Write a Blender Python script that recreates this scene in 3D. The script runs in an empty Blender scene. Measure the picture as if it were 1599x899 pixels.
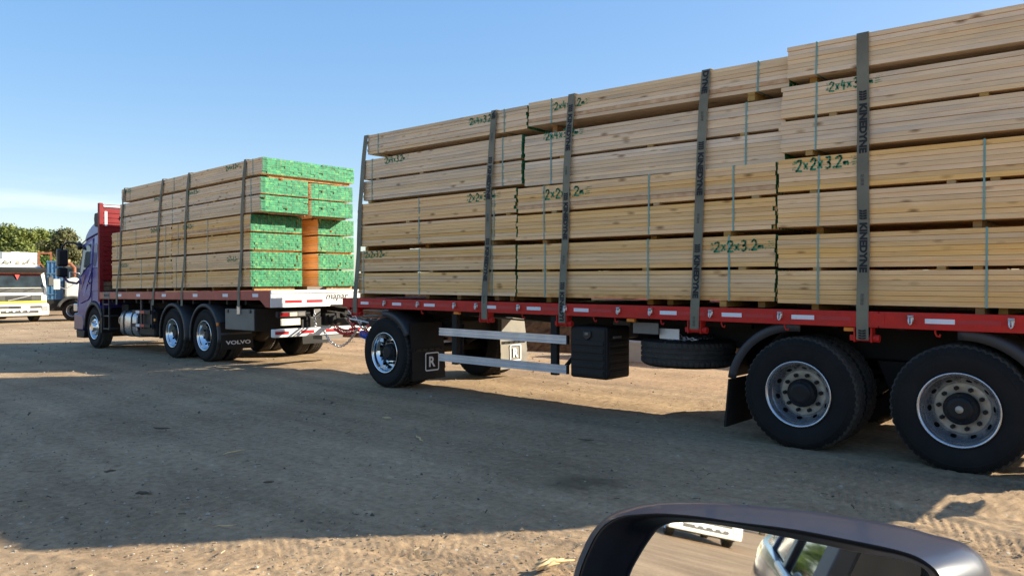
import bpy, math, random
import numpy as np
from mathutils import Vector, Matrix, noise as mnoise
R = math.radians
SC = bpy.context.scene
COL = SC.collection
random.seed(7)
RNG = np.random.default_rng(11)

# ------------------------------------------------------------------ camera, sky, sun, exposure
F, TH, CH, YH = 1180.0, math.atan(1312 / 1180.0), 1.58, 438.0
FW = Vector((-math.cos(TH), math.sin(TH), 0)); RT = Vector((math.sin(TH), math.cos(TH), 0)); UP = Vector((0, 0, 1))
cam = bpy.data.cameras.new('camera'); camo = bpy.data.objects.new('camera', cam); COL.objects.link(camo)
camo.location = (0, 0, CH)
camo.rotation_euler = Matrix((RT, UP, -FW)).transposed().to_euler()
cam.sensor_width = 36; cam.lens = 36 * F / 1599
cam.shift_y = -(449.5 - YH) / 1599
cam.clip_start = 0.02; cam.clip_end = 3000
SC.camera = camo

SUN_EL = R(25.8); SUN_AZ = Vector((0.670, 0.7424, 0))           # towards the sun, on the ground
to_sun = Vector((SUN_AZ.x * math.cos(SUN_EL), SUN_AZ.y * math.cos(SUN_EL), math.sin(SUN_EL)))
W = bpy.data.worlds.new('World'); SC.world = W; W.use_nodes = True
wn = W.node_tree.nodes; wl = W.node_tree.links
for n in list(wn): wn.remove(n)
wo = wn.new('ShaderNodeOutputWorld'); bg = wn.new('ShaderNodeBackground'); sky = wn.new('ShaderNodeTexSky')
sky.sky_type = 'NISHITA'; sky.sun_disc = False; sky.sun_elevation = SUN_EL
sky.sun_rotation = math.atan2(SUN_AZ.x, SUN_AZ.y)
sky.altitude = 200; sky.air_density = 1.0; sky.dust_density = 1.0; sky.ozone_density = 2.6
soft = wn.new('ShaderNodeGamma'); soft.inputs['Gamma'].default_value = 0.38; hsv = wn.new('ShaderNodeHueSaturation'); hsv.inputs['Saturation'].default_value = 2.2; hsv.inputs['Hue'].default_value = 0.511; hsv.inputs['Value'].default_value = 1.83
bg.inputs['Strength'].default_value = 0.085
# thin flat clouds low over the horizon
tc = wn.new('ShaderNodeTexCoord'); mp = wn.new('ShaderNodeMapping'); mp.inputs['Scale'].default_value = (3.2, 3.2, 26)
nz = wn.new('ShaderNodeTexNoise'); nz.inputs['Scale'].default_value = 1.6; nz.inputs['Detail'].default_value = 6
cr = wn.new('ShaderNodeValToRGB'); cr.color_ramp.elements[0].position = .5; cr.color_ramp.elements[1].position = .72
sx = wn.new('ShaderNodeSeparateXYZ'); band = wn.new('ShaderNodeValToRGB')
be = band.color_ramp.elements; be[0].position = 0.02; be[0].color = (0, 0, 0, 1); be[1].position = 0.055; be[1].color = (1, 1, 1, 1)
e = be.new(0.085); e.color = (.8, .8, .8, 1); e = be.new(0.125); e.color = (0, 0, 0, 1)
mu = wn.new('ShaderNodeMath'); mu.operation = 'MULTIPLY'; mu2 = wn.new('ShaderNodeMath'); mu2.operation = 'MULTIPLY'; mu2.inputs[1].default_value = .3
mx = wn.new('ShaderNodeMix'); mx.data_type = 'RGBA'; mx.inputs['B'].default_value = (5.2, 5.3, 5.6, 1)
wl.new(tc.outputs['Generated'], mp.inputs['Vector']); wl.new(mp.outputs['Vector'], nz.inputs['Vector']); wl.new(nz.outputs['Fac'], cr.inputs['Fac'])
wl.new(tc.outputs['Generated'], sx.inputs[0]); wl.new(sx.outputs['Z'], band.inputs['Fac'])
wl.new(cr.outputs['Color'], mu.inputs[0]); wl.new(band.outputs['Color'], mu.inputs[1]); wl.new(mu.outputs[0], mu2.inputs[0])
wl.new(mu2.outputs[0], mx.inputs['Factor']); wl.new(sky.outputs[0], soft.inputs['Color']); wl.new(soft.outputs[0], hsv.inputs['Color']); wl.new(hsv.outputs[0], mx.inputs['A']); wl.new(mx.outputs['Result'], bg.inputs['Color'])
wl.new(bg.outputs[0], wo.inputs['Surface'])
sl = bpy.data.lights.new('sun', 'SUN'); so = bpy.data.objects.new('sun', sl); COL.objects.link(so)
sl.energy = 3.3; sl.angle = R(0.53); sl.color = (1.0, .91, .74)
so.rotation_euler = to_sun.to_track_quat('Z', 'Y').to_euler(); so.location = (20, 20, 30)
SC.view_settings.view_transform = 'Standard'; SC.view_settings.look = 'None'
SC.view_settings.exposure = 1.82; SC.view_settings.gamma = 1.0; SC.view_settings.use_curve_mapping = False
try:
    SC.cycles.max_bounces = 8; SC.cycles.use_denoising = True
except Exception: pass

# ------------------------------------------------------------------ helpers
YN = 7.03                                                     # plane of the load's and the wheels' near side
def PX(px, py, y=YN):                                         # a point of the near side, read off the picture
    a = (px - 800) / F; b = -(py - YH) / F
    dx, dy = FW.x + a * RT.x, FW.y + a * RT.y
    t = y / dy
    return dx * t, CH + b * t

class MB:
    """collects polygons; build() links them as ONE mesh object"""
    def __init__(s): s.v = []; s.f = []; s.m = []; s.sm = []
    def add(s, vs, fs, mi=0, smooth=False):
        o = len(s.v); s.v += [tuple(p) for p in vs]
        for f in fs: s.f.append(tuple(i + o for i in f)); s.m.append(mi); s.sm.append(smooth)
        return s
    def box(s, x0, x1, y0, y1, z0, z1, mi=0, px=None):
        vs = [(x0,y0,z0),(x1,y0,z0),(x1,y1,z0),(x0,y1,z0),(x0,y0,z1),(x1,y0,z1),(x1,y1,z1),(x0,y1,z1)]
        o = len(s.v); s.v += vs
        fs = [(3,2,1,0),(4,5,6,7),(0,1,5,4),(1,2,6,5),(2,3,7,6),(3,0,4,7)]
        for k, f in enumerate(fs):
            s.f.append(tuple(i + o for i in f)); s.m.append(px if (px is not None and k == 3) else mi); s.sm.append(False)
        return s
    def bar(s, p0, p1, w, h, mi=0, up=(0, 0, 1)):
        p0 = Vector(p0); p1 = Vector(p1); d = (p1 - p0).normalized(); u = Vector(up)
        a = d.cross(u)
        if a.length < 1e-4: a = d.cross(Vector((1, 0, 0)))
        a.normalize(); b = a.cross(d)
        vs = [p + a * (w / 2 * i) + b * (h / 2 * j) for p in (p0, p1) for i, j in ((-1,-1),(1,-1),(1,1),(-1,1))]
        return s.add(vs, [(0,1,2,3),(7,6,5,4),(0,4,5,1),(1,5,6,2),(2,6,7,3),(3,7,4,0)], mi)
    def tube(s, pts, r, n=8, mi=0, caps=True, closed=False):
        pts = [Vector(p) for p in pts]; N = len(pts); rings = []; prev = None
        for i in range(N):
            if closed: d = (pts[(i+1) % N] - pts[i-1])
            else: d = pts[min(i+1, N-1)] - pts[max(i-1, 0)]
            d.normalize()
            if prev is None:
                a = d.cross(Vector((0, 0, 1)))
                if a.length < .05: a = d.cross(Vector((0, 1, 0)))
            else:
                a = prev - d * prev.dot(d)
            a.normalize(); prev = a; b = d.cross(a)
            rr = r[i] if isinstance(r, (list, tuple)) else r
            rings.append([pts[i] + a * (rr * math.cos(t)) + b * (rr * math.sin(t)) for t in [2*math.pi*k/n for k in range(n)]])
        vs = [p for q in rings for p in q]; fs = []
        for i in range(N if closed else N - 1):
            j = (i + 1) % N
            for k in range(n): fs.append((i*n+k, i*n+(k+1) % n, j*n+(k+1) % n, j*n+k))
        s.add(vs, fs, mi, True)
        if caps and not closed:
            s.add(rings[0], [tuple(range(n))[::-1]], mi); s.add(rings[-1], [tuple(range(n))], mi)
        return s
    def cyl(s, p0, p1, r, n=16, mi=0): return s.tube([p0, p1], r, n, mi)
    def prism(s, out, a0, a1, axis='y', mi=0):
        n = len(out)
        def P(u, w, a): return (u, a, w) if axis == 'y' else ((a, u, w) if axis == 'x' else (u, w, a))
        vs = [P(u, w, a0) for u, w in out] + [P(u, w, a1) for u, w in out]
        fs = [tuple(range(n)), tuple(range(2*n-1, n-1, -1))] + [(i, i+n, (i+1) % n + n, (i+1) % n) for i in range(n)]
        return s.add(vs, fs, mi)
    def lathe(s, prof, n=48, c=(0, 0, 0), mi=0, mod=None, smooth=True, closed=False):
        """profile of (radius, y) turned about the Y axis"""
        vs = []; m = len(prof)
        for k in range(n):
            t = 2 * math.pi * k / n
            for j, (r, y) in enumerate(prof):
                if mod: r = r + mod(j, k)
                vs.append((c[0] + r * math.cos(t), c[1] + y, c[2] + r * math.sin(t)))
        fs = []
        for k in range(n):
            q = (k + 1) % n
            for j in range(m if closed else m - 1):
                i = (j + 1) % m
                fs.append((k*m+j, k*m+i, q*m+i, q*m+j))
        return s.add(vs, fs, mi, smooth)
    def disc(s, r, y, n=32, c=(0, 0, 0), mi=0):
        return s.add([(c[0]+r*math.cos(2*math.pi*k/n), c[1]+y, c[2]+r*math.sin(2*math.pi*k/n)) for k in range(n)], [tuple(range(n))], mi)
    def loft(s, loops, mi=0, cap0=True, cap1=True, smooth=True):
        n = len(loops[0]); vs = [p for l in loops for p in l]; fs = []
        for i in range(len(loops) - 1):
            for k in range(n): fs.append((i*n+k, i*n+(k+1) % n, (i+1)*n+(k+1) % n, (i+1)*n+k))
        s.add(vs, fs, mi, smooth)
        if cap0: s.add(loops[0], [tuple(range(n))[::-1]], mi)
        if cap1: s.add(loops[-1], [tuple(range(n))], mi)
        return s
    def mesh(s, name, mats):
        me = bpy.data.meshes.new(name); me.from_pydata(s.v, [], s.f)
        for m in (mats if isinstance(mats, (list, tuple)) else [mats]): me.materials.append(m)
        me.polygons.foreach_set('material_index', s.m); me.polygons.foreach_set('use_smooth', s.sm)
        me.update(); return me
    def build(s, name, mats, parent=None, bevel=0, fix=True, seg=2):
        me = s.mesh(name, mats)
        if fix:
            import bmesh
            b = bmesh.new(); b.from_mesh(me); bmesh.ops.remove_doubles(b, verts=b.verts, dist=1e-5)
            bmesh.ops.recalc_face_normals(b, faces=b.faces); b.to_mesh(me); b.free()
        o = bpy.data.objects.new(name, me); COL.objects.link(o)
        if bevel:
            md = o.modifiers.new('bevel', 'BEVEL'); md.width = bevel; md.segments = seg; md.limit_method = 'ANGLE'; md.angle_limit = R(40)
            md.harden_normals = False
        if parent is not None: attach(o, parent)
        return o

def attach(o, parent):
    o.parent = parent
    if parent.get('_world'):                                   # root built at a place: children are given in world coordinates
        o.matrix_parent_inverse = Matrix.Translation(-Vector(parent.location))
def thing(name, label, cat, loc=(0, 0, 0), group=None, world=True, rotz=0):
    o = bpy.data.objects.new(name, None); COL.objects.link(o); o.empty_display_size = .2
    o.location = loc; o.rotation_euler = (0, 0, rotz)
    o['label'] = label; o['category'] = cat
    if group: o['group'] = group
    if world: o['_world'] = 1
    return o
def tag(o, label, cat, group=None):
    o['label'] = label; o['category'] = cat
    if group: o['group'] = group
    return o
def link_copy(o, parent, keep_loc=True):
    c = o.copy(); COL.objects.link(c); c.parent = parent; return c
def copy_tree(o, parent=None):
    c = o.copy(); COL.objects.link(c); c.parent = parent
    for ch in list(o.children): copy_tree(ch, c)
    return c
def inst(name, me, parent, loc=(0, 0, 0), rot=(0, 0, 0), scale=None):
    o = bpy.data.objects.new(name, me); COL.objects.link(o); o.location = loc; o.rotation_euler = rot
    if scale: o.scale = scale
    if parent is not None: attach(o, parent)
    return o
def text_mesh(txt, length=None, height=None, shear=0, offset=0.0, size=1.0):
    cu = bpy.data.curves.new('text', 'FONT'); cu.body = txt; cu.size = size; cu.shear = shear; cu.offset = offset; cu.resolution_u = 3
    ob = bpy.data.objects.new('text', cu); COL.objects.link(ob)
    dg = bpy.context.evaluated_depsgraph_get(); me = bpy.data.meshes.new_from_object(ob.evaluated_get(dg))
    bpy.data.objects.remove(ob)
    vs = np.array([v.co[:2] for v in me.vertices]); fs = [tuple(p.vertices) for p in me.polygons]
    bpy.data.meshes.remove(me)
    vs -= vs.min(0); d = vs.max(0)
    vs /= d
    vs[:, 0] *= length; vs[:, 1] *= height
    return vs, fs
GL = {'2': [[(0,.78),(.12,.95),(.3,1),(.48,.93),(.55,.76),(.45,.55),(.2,.25),(0,0),(.58,0)]],
      '3': [[(.05,.92),(.25,1),(.46,.93),(.5,.74),(.36,.56),(.2,.52)],[(.2,.52),(.42,.48),(.54,.3),(.48,.1),(.25,0),(.02,.08)]],
      '4': [[(.12,1),(.0,.4),(.5,.4)],[(.4,.75),(.38,0)]],
      'x': [[(.05,.62),(.45,.12)],[(.45,.62),(.05,.12)]],
      '.': [[(.1,.02),(.16,.02)]],
      'm': [[(.0,.42),(.0,.16)],[(.0,.36),(.16,.42),(.2,.18)],[(.2,.36),(.4,.42),(.44,.16)]]}
def sprayed(txt, h, w):
    """hand sprayed size mark: ribbons in (u, v)"""
    mb = MB(); x = 0
    for ch in txt:
        for st in GL[ch]:
            pts = [Vector((x + px * h * .9 + random.uniform(-.05, .05) * h, py * h + random.uniform(-.05, .05) * h, 0)) for px, py in st]
            for a, b in zip(pts, pts[1:]):
                d = (b - a).normalized(); n = Vector((-d.y, d.x, 0)) * w / 2
                a2 = a - d * w * .35; b2 = b + d * w * .35
                mb.add([a2 - n * .6, a2 + n * .6, a + n, b + n, b2 + n * .6, b2 - n * .6, b - n, a - n], [(0, 7, 6, 5, 4, 3, 2, 1)])
        x += h * (.34 if ch == '.' else .72)
    return mb, x

# ------------------------------------------------------------------ materials
def new_mat(name):
    m = bpy.data.materials.new(name); m.use_nodes = True
    return m, m.node_tree.nodes, m.node_tree.links, m.node_tree.nodes['Principled BSDF']
def plain(name, col, rough=.5, metal=0, var=.15, scale=6, bump=0, coat=0, dirt=None, dirt_amt=.5, spec=None, bscale=None):
    m, N, L, P = new_mat(name)
    P.inputs['Roughness'].default_value = rough; P.inputs['Metallic'].default_value = metal
    P.inputs['Coat Weight'].default_value = coat; P.inputs['Coat Roughness'].default_value = .06
    if spec is not None: P.inputs['Specular IOR Level'].default_value = spec
    t = N.new('ShaderNodeTexCoord'); n = N.new('ShaderNodeTexNoise'); n.inputs['Scale'].default_value = scale; n.inputs['Detail'].default_value = 8
    L.new(t.outputs['Object'], n.inputs['Vector'])
    r = N.new('ShaderNodeValToRGB'); r.color_ramp.elements[0].position = .3; r.color_ramp.elements[1].position = .7
    c = Vector(col)
    r.color_ramp.elements[0].color = (*(c * (1 - var)), 1); r.color_ramp.elements[1].color = (*(c * (1 + var)), 1)
    L.new(n.outputs['Fac'], r.inputs['Fac']); out = r.outputs['Color']
    if dirt:
        n2 = N.new('ShaderNodeTexNoise'); n2.inputs['Scale'].default_value = scale * .45; n2.inputs['Detail'].default_value = 10; n2.inputs['Roughness'].default_value = .7
        L.new(t.outputs['Object'], n2.inputs['Vector'])
        r2 = N.new('ShaderNodeValToRGB'); r2.color_ramp.elements[0].position = .42; r2.color_ramp.elements[1].position = .75
        r2.color_ramp.elements[1].color = (dirt_amt,) * 3 + (1,)
        L.new(n2.outputs['Fac'], r2.inputs['Fac'])
        x = N.new('ShaderNodeMix'); x.data_type = 'RGBA'; x.inputs['B'].default_value = (*dirt, 1)
        L.new(r2.outputs['Color'], x.inputs['Factor']); L.new(out, x.inputs['A']); out = x.outputs['Result']
        rr = N.new('ShaderNodeMapRange'); rr.inputs['To Min'].default_value = rough; rr.inputs['To Max'].default_value = min(1, rough + .35)
        L.new(r2.outputs['Color'], rr.inputs['Value']); L.new(rr.outputs['Result'], P.inputs['Roughness'])
    L.new(out, P.inputs['Base Color'])
    if bump:
        n3 = N.new('ShaderNodeTexNoise'); n3.inputs['Scale'].default_value = bscale or scale * 8; n3.inputs['Detail'].default_value = 4
        L.new(t.outputs['Object'], n3.inputs['Vector'])
        b = N.new('ShaderNodeBump'); b.inputs['Strength'].default_value = bump; b.inputs['Distance'].default_value = .01
        L.new(n3.outputs['Fac'], b.inputs['Height']); L.new(b.outputs['Normal'], P.inputs['Normal'])
    return m
def pine(name, light, dark, grey, island=False):
    """sawn pine, grain along local X; tone differs from board to board"""
    m, N, L, P = new_mat(name); P.inputs['Roughness'].default_value = .75; P.inputs['Specular IOR Level'].default_value = .25
    t = N.new('ShaderNodeTexCoord')
    if island: g = N.new('ShaderNodeNewGeometry'); rnd = g.outputs['Random Per Island']
    else: g = N.new('ShaderNodeObjectInfo'); rnd = g.outputs['Random']
    ml = N.new('ShaderNodeMath'); ml.operation = 'MULTIPLY'; ml.inputs[1].default_value = 37.0; L.new(rnd, ml.inputs[0])
    cx = N.new('ShaderNodeCombineXYZ'); L.new(ml.outputs[0], cx.inputs[0]); L.new(ml.outputs[0], cx.inputs[1]); L.new(ml.outputs[0], cx.inputs[2])
    ad = N.new('ShaderNodeVectorMath'); ad.operation = 'ADD'; L.new(t.outputs['Object'], ad.inputs[0]); L.new(cx.outputs[0], ad.inputs[1])
    mp = N.new('ShaderNodeMapping'); mp.inputs['Scale'].default_value = (1.3, 30, 30); L.new(ad.outputs[0], mp.inputs['Vector'])
    n1 = N.new('ShaderNodeTexNoise'); n1.inputs['Scale'].default_value = 1.6; n1.inputs['Detail'].default_value = 7; n1.inputs['Distortion'].default_value = .6
    L.new(mp.outputs[0], n1.inputs['Vector'])
    r1 = N.new('ShaderNodeValToRGB'); r1.color_ramp.elements[0].position = .36; r1.color_ramp.elements[1].position = .62
    r1.color_ramp.elements[0].color = (*dark, 1); r1.color_ramp.elements[1].color = (*light, 1); L.new(n1.outputs['Fac'], r1.inputs['Fac'])
    # long weathered patches
    mp2 = N.new('ShaderNodeMapping'); mp2.inputs['Scale'].default_value = (.9, 4, 4); L.new(ad.outputs[0], mp2.inputs['Vector'])
    n2 = N.new('ShaderNodeTexNoise'); n2.inputs['Scale'].default_value = 1.5; n2.inputs['Detail'].default_value = 5; L.new(mp2.outputs[0], n2.inputs['Vector'])
    r2 = N.new('ShaderNodeValToRGB'); r2.color_ramp.elements[0].position = .5; r2.color_ramp.elements[1].position = .78; r2.color_ramp.elements[1].color = (.75,)*3 + (1,)
    L.new(n2.outputs['Fac'], r2.inputs['Fac'])
    x1 = N.new('ShaderNodeMix'); x1.data_type = 'RGBA'; x1.inputs['B'].default_value = (*grey, 1)
    L.new(r2.outputs['Color'], x1.inputs['Factor']); L.new(r1.outputs['Color'], x1.inputs['A'])
    # knots
    mp3 = N.new('ShaderNodeMapping'); mp3.inputs['Scale'].default_value = (3.6, 9, 9); L.new(ad.outputs[0], mp3.inputs['Vector'])
    v = N.new('ShaderNodeTexVoronoi'); v.inputs['Scale'].default_value = 1.0; L.new(mp3.outputs[0], v.inputs['Vector'])
    r3 = N.new('ShaderNodeValToRGB'); r3.color_ramp.elements[0].position = .06; r3.color_ramp.elements[1].position = .25
    r3.color_ramp.elements[0].color = (.8,)*3 + (1,); r3.color_ramp.elements[1].color = (0, 0, 0, 1); L.new(v.outputs['Distance'], r3.inputs['Fac'])
    x2 = N.new('ShaderNodeMix'); x2.data_type = 'RGBA'; x2.inputs['B'].default_value = (.23, .105, .04, 1)
    sc = N.new('ShaderNodeSeparateColor'); L.new(v.outputs['Color'], sc.inputs[0])
    gt = N.new('ShaderNodeMapRange'); gt.inputs['From Min'].default_value = .34; gt.inputs['From Max'].default_value = .62; L.new(sc.outputs[0], gt.inputs['Value'])
    km = N.new('ShaderNodeMath'); km.operation = 'MULTIPLY'; L.new(r3.outputs['Color'], km.inputs[0]); L.new(gt.outputs[0], km.inputs[1])
    # a few boards keep their red brown under-bark face
    ub = N.new('ShaderNodeMath'); ub.operation = 'GREATER_THAN'; ub.inputs[1].default_value = .965; L.new(rnd, ub.inputs[0])
    n4 = N.new('ShaderNodeTexNoise'); n4.inputs['Scale'].default_value = 9; n4.inputs['Detail'].default_value = 5; L.new(ad.outputs[0], n4.inputs['Vector'])
    um = N.new('ShaderNodeMath'); um.operation = 'MULTIPLY'; L.new(ub.outputs[0], um.inputs[0]); L.new(n4.outputs['Fac'], um.inputs[1])
    x5 = N.new('ShaderNodeMix'); x5.data_type = 'RGBA'; x5.inputs['B'].default_value = (.34, .13, .04, 1); L.new(um.outputs[0], x5.inputs['Factor']); L.new(x1.outputs['Result'], x5.inputs['A'])
    L.new(km.outputs[0], x2.inputs['Factor']); L.new(x5.outputs['Result'], x2.inputs['A'])
    hs = N.new('ShaderNodeHueSaturation')
    mr = N.new('ShaderNodeMapRange'); mr.inputs['To Min'].default_value = .88; mr.inputs['To Max'].default_value = 1.07; L.new(rnd, mr.inputs['Value'])
    fr = N.new('ShaderNodeMath'); fr.operation = 'FRACT'; L.new(ml.outputs[0], fr.inputs[0])
    mr2 = N.new('ShaderNodeMapRange'); mr2.inputs['To Min'].default_value = .88; mr2.inputs['To Max'].default_value = 1.15; L.new(fr.outputs[0], mr2.inputs['Value'])
    L.new(mr.outputs[0], hs.inputs['Value']); L.new(mr2.outputs[0], hs.inputs['Saturation']); L.new(x2.outputs['Result'], hs.inputs['Color'])
    L.new(hs.outputs['Color'], P.inputs['Base Color'])
    b = N.new('ShaderNodeBump'); b.inputs['Strength'].default_value = .15; b.inputs['Distance'].default_value = .002
    L.new(n1.outputs['Fac'], b.inputs['Height']); L.new(b.outputs['Normal'], P.inputs['Normal'])
    return m
M = {}
M['pine'] = pine('sawn pine', (.94, .60, .295), (.86, .51, .225), (.66, .43, .23))
M['pine_core'] = pine('sawn pine stack', (.94, .60, .295), (.86, .51, .225), (.66, .43, .23), True)
M['pine_pale'] = pine('pale pine', (.91, .66, .42), (.82, .57, .345), (.50, .43, .35))
M['pine_pale_core'] = pine('pale pine stack', (.91, .66, .42), (.82, .57, .345), (.50, .43, .35), True)
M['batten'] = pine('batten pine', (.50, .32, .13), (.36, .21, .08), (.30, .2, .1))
def green_ends():
    m, N, L, P = new_mat('green painted board ends'); P.inputs['Roughness'].default_value = .7
    g = N.new('ShaderNodeNewGeometry'); t = N.new('ShaderNodeTexCoord'); n = N.new('ShaderNodeTexNoise'); n.inputs['Scale'].default_value = 18; n.inputs['Detail'].default_value = 3
    L.new(t.outputs['Object'], n.inputs['Vector'])
    a = N.new('ShaderNodeMath'); a.operation = 'MULTIPLY_ADD'; a.inputs[1].default_value = .34; L.new(g.outputs['Random Per Island'], a.inputs[0])
    L.new(n.outputs['Fac'], a.inputs[2])
    r = N.new('ShaderNodeValToRGB'); el = r.color_ramp.elements
    el[0].position = .35; el[0].color = (.006, .10, .042, 1); el[1].position = 1.0; el[1].color = (.12, .36, .10, 1)
    e = el.new(.58); e.color = (.012, .20, .085, 1); e = el.new(.84); e.color = (.03, .28, .12, 1)
    L.new(a.outputs[0], r.inputs['Fac']); L.new(r.outputs['Color'], P.inputs['Base Color']); return m
M['green'] = green_ends()
def spray_mat():
    m, N, L, P = new_mat('green spray paint'); P.inputs['Base Color'].default_value = (.02, .25, .125, 1); P.inputs['Roughness'].default_value = .7
    t = N.new('ShaderNodeTexCoord'); n = N.new('ShaderNodeTexNoise'); n.inputs['Scale'].default_value = 60; n.inputs['Detail'].default_value = 3
    L.new(t.outputs['Object'], n.inputs['Vector']); r = N.new('ShaderNodeMapRange'); r.inputs['From Min'].default_value = .3; r.inputs['From Max'].default_value = .5
    r.inputs['To Min'].default_value = .35; L.new(n.outputs['Fac'], r.inputs['Value']); L.new(r.outputs[0], P.inputs['Alpha']); return m
M['spray'] = spray_mat()
M['spray_soft'] = spray_mat(); 
_n = M['spray_soft'].node_tree.nodes
for q in _n:
    if q.type == 'MAP_RANGE': q.inputs['From Min'].default_value = .38; q.inputs['From Max'].default_value = .68; q.inputs['To Min'].default_value = 0; q.inputs['To Max'].default_value = .8
    if q.type == 'TEX_NOISE': q.inputs['Scale'].default_value = 28
M['band'] = plain('polyester band', (.17, .34, .31), .5)
M['strap'] = plain('strap webbing', (.20, .185, .13), .8, var=.25, scale=3, bump=.5, bscale=300, dirt=(.24, .21, .13), dirt_amt=.6)
M['ink'] = plain('black print', (.012, .012, .014), .7)
M['red'] = plain('red trailer paint', (.56, .016, .010), .45, coat=0, var=.1, dirt=(.20, .05, .03), dirt_amt=.5, scale=13, spec=.3)
M['red_truck'] = plain('red truck paint', (.34, .018, .018), .4, coat=.2, var=.12, dirt=(.25, .07, .05), dirt_amt=.4)
M['red_refl'] = plain('red reflective tape', (.42, .012, .02), .35)
M['white_refl'] = plain('white reflective tape', (.72, .74, .78), .35, var=.05)
M['white'] = plain('white enamel', (.74, .74, .72), .35, coat=.2, var=.05, dirt=(.5, .45, .38), dirt_amt=.3)
M['black'] = plain('black plastic', (.010, .010, .011), .5, var=.2, dirt=(.03, .026, .021), dirt_amt=.35, scale=5, spec=.3)
M['flap'] = plain('rubber mudflap', (.012, .012, .012), .65, var=.2, dirt=(.04, .034, .027), dirt_amt=.5, scale=4, spec=.3)
M['flap_far'] = plain('pale mudflap', (.20, .185, .155), .75, var=.15, dirt=(.32, .27, .2), dirt_amt=.6, scale=4)  # far flaps are much paler than the near ones
M['fender'] = plain('grey plastic mudguard', (.030, .031, .034), .5, var=.2, dirt=(.07, .06, .05), dirt_amt=.45, scale=4)
M['chassis'] = plain('chassis black', (.012, .011, .010), .65, var=.3, dirt=(.045, .036, .026), dirt_amt=.6, scale=3, spec=.3)
M['greybox'] = plain('dusty grey steel', (.15, .14, .125), .5, var=.12, dirt=(.24, .2, .15), dirt_amt=.5, scale=3)
M['tyre'] = plain('tyre rubber', (.009, .009, .009), .75, var=.2, dirt=(.03, .026, .022), dirt_amt=.4, scale=5, bump=.15, spec=.25)
M['tread'] = plain('tyre tread dust', (.055, .050, .044), .85, var=.25, dirt=(.07, .06, .048), dirt_amt=.6, scale=9, bump=.3, spec=.2)
M['chrome'] = plain('polished alloy', (.78, .79, .8), .1, 1, var=.03, dirt=(.35, .33, .3), dirt_amt=.25, scale=8)
M['alloy'] = plain('dull alloy', (.52, .54, .58), .24, .85, var=.12, dirt=(.2, .17, .13), dirt_amt=.25, scale=14)
M['brass'] = plain('worn wheel flange', (.46, .42, .34), .5, .4, var=.2, dirt=(.2, .16, .1), dirt_amt=.6, scale=12)
M['steel'] = plain('zinc steel', (.55, .55, .56), .3, .9, var=.15, scale=20)
M['alu'] = plain('aluminium profile', (.58, .62, .68), .3, .75, var=.08, dirt=(.32, .3, .28), dirt_amt=.35, scale=5)
M['orange'] = plain('amber lens', (.75, .22, .02), .25)
M['redlens'] = plain('red lens', (.22, .010, .012), .2, coat=.5)
M['plate'] = plain('number plate', (.62, .58, .46), .45, var=.12)
M['cab'] = plain('sky sheen cab paint', (.17, .20, .42), .35, .0, var=.1, coat=.25, scale=2, spec=.35)  # sky reflection on the cab's one paint, put into a lighter tone
M['cab_lo'] = plain('dark violet blue paint', (.03, .024, .12), .35, .0, var=.15, coat=.35, scale=2, spec=.4)
M['cab_door'] = plain('deep violet cab paint', (.07, .045, .25), .4, .0, var=.25, coat=.15, scale=1.5, spec=.3)  # same cab paint, without the painted sky sheen
M['salmon_reflection'] = plain('salmon reflection tone', (.36, .13, .12), .4, var=.3)  # orange reflection on the door, put into the colour
M['lilac_swoosh'] = plain('lilac paint', (.16, .13, .36), .4, var=.25)
M['cab_glass'] = plain('cab side glass', (.085, .10, .10), .05, 0, var=.5, scale=2.5, spec=.7)  # paler base stands in for daylight seen through the cab
M['headboard'] = plain('shade darkened headboard red', (.20, .010, .014), .5, var=.15, dirt=(.16, .03, .03), dirt_amt=.4, spec=.3)  # truck red darkened: the load's shade is put into the colour
M['interior'] = plain('dark cabin cloth', (.012, .012, .013), .95, spec=.05)
M['glass'] = plain('dark cab glass', (.012, .018, .02), .04, 0, var=.1, spec=.9)
M['deckwood'] = plain('dark deck boards', (.10, .07, .045), .8, var=.3, scale=5)
M['oldwood'] = plain('old brown planks', (.17, .12, .07), .8, var=.35, scale=9, bump=.4)
M['hose'] = plain('dark air hose', (.16, .14, .11), .5)
M['hose_red'] = plain('red air coil', (.55, .015, .03), .3, coat=.3)
M['hose_blue'] = plain('blue air coil', (.02, .12, .6), .3, coat=.3)
M['cream'] = plain('dusty white cab paint', (.72, .69, .60), .4, var=.06, coat=.2, dirt=(.45, .37, .25), dirt_amt=.45)
M['yellow'] = plain('yellow stripe', (.72, .60, .03), .5)
M['greycab'] = plain('weathered grey plastic', (.055, .054, .05), .6, var=.2)
M['bluebody'] = plain('faded blue steel', (.05, .15, .28), .5, var=.35, dirt=(.12, .12, .12), dirt_amt=.5, scale=2)
M['rust'] = plain('rusty steel', (.25, .09, .04), .75, var=.4, scale=6)
M['windscreen'] = plain('windscreen glass', (.02, .03, .036), .12, var=.5, spec=.3, scale=2)
M['carpaint'] = plain('silver blue car paint', (.17, .24, .37), .2, .55, var=.03, coat=1, scale=3)
M['housing'] = plain('dark metallic mirror shell', (.013, .021, .045), .34, .0, var=.03, coat=.25, scale=3)
M['gloss_black'] = plain('black trim', (.008, .008, .01), .35)
M['mirror'] = plain('mirror glass', (.86, .87, .88), .015, 1, var=.0)
M['concrete'] = plain('pale concrete', (.25, .29, .32), .85, var=.15, scale=4, bump=.3)
M['bark'] = plain('bark mulch', (.095, .05, .022), .95, var=.7, scale=7, bump=1, bscale=16, dirt=(.19, .11, .05), dirt_amt=.45, spec=.1)
M['chip'] = plain('fresh split wood', (.62, .44, .22), .8, var=.25, scale=20)
M['twig'] = plain('dry twig', (.10, .075, .05), .85, var=.3)
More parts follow.
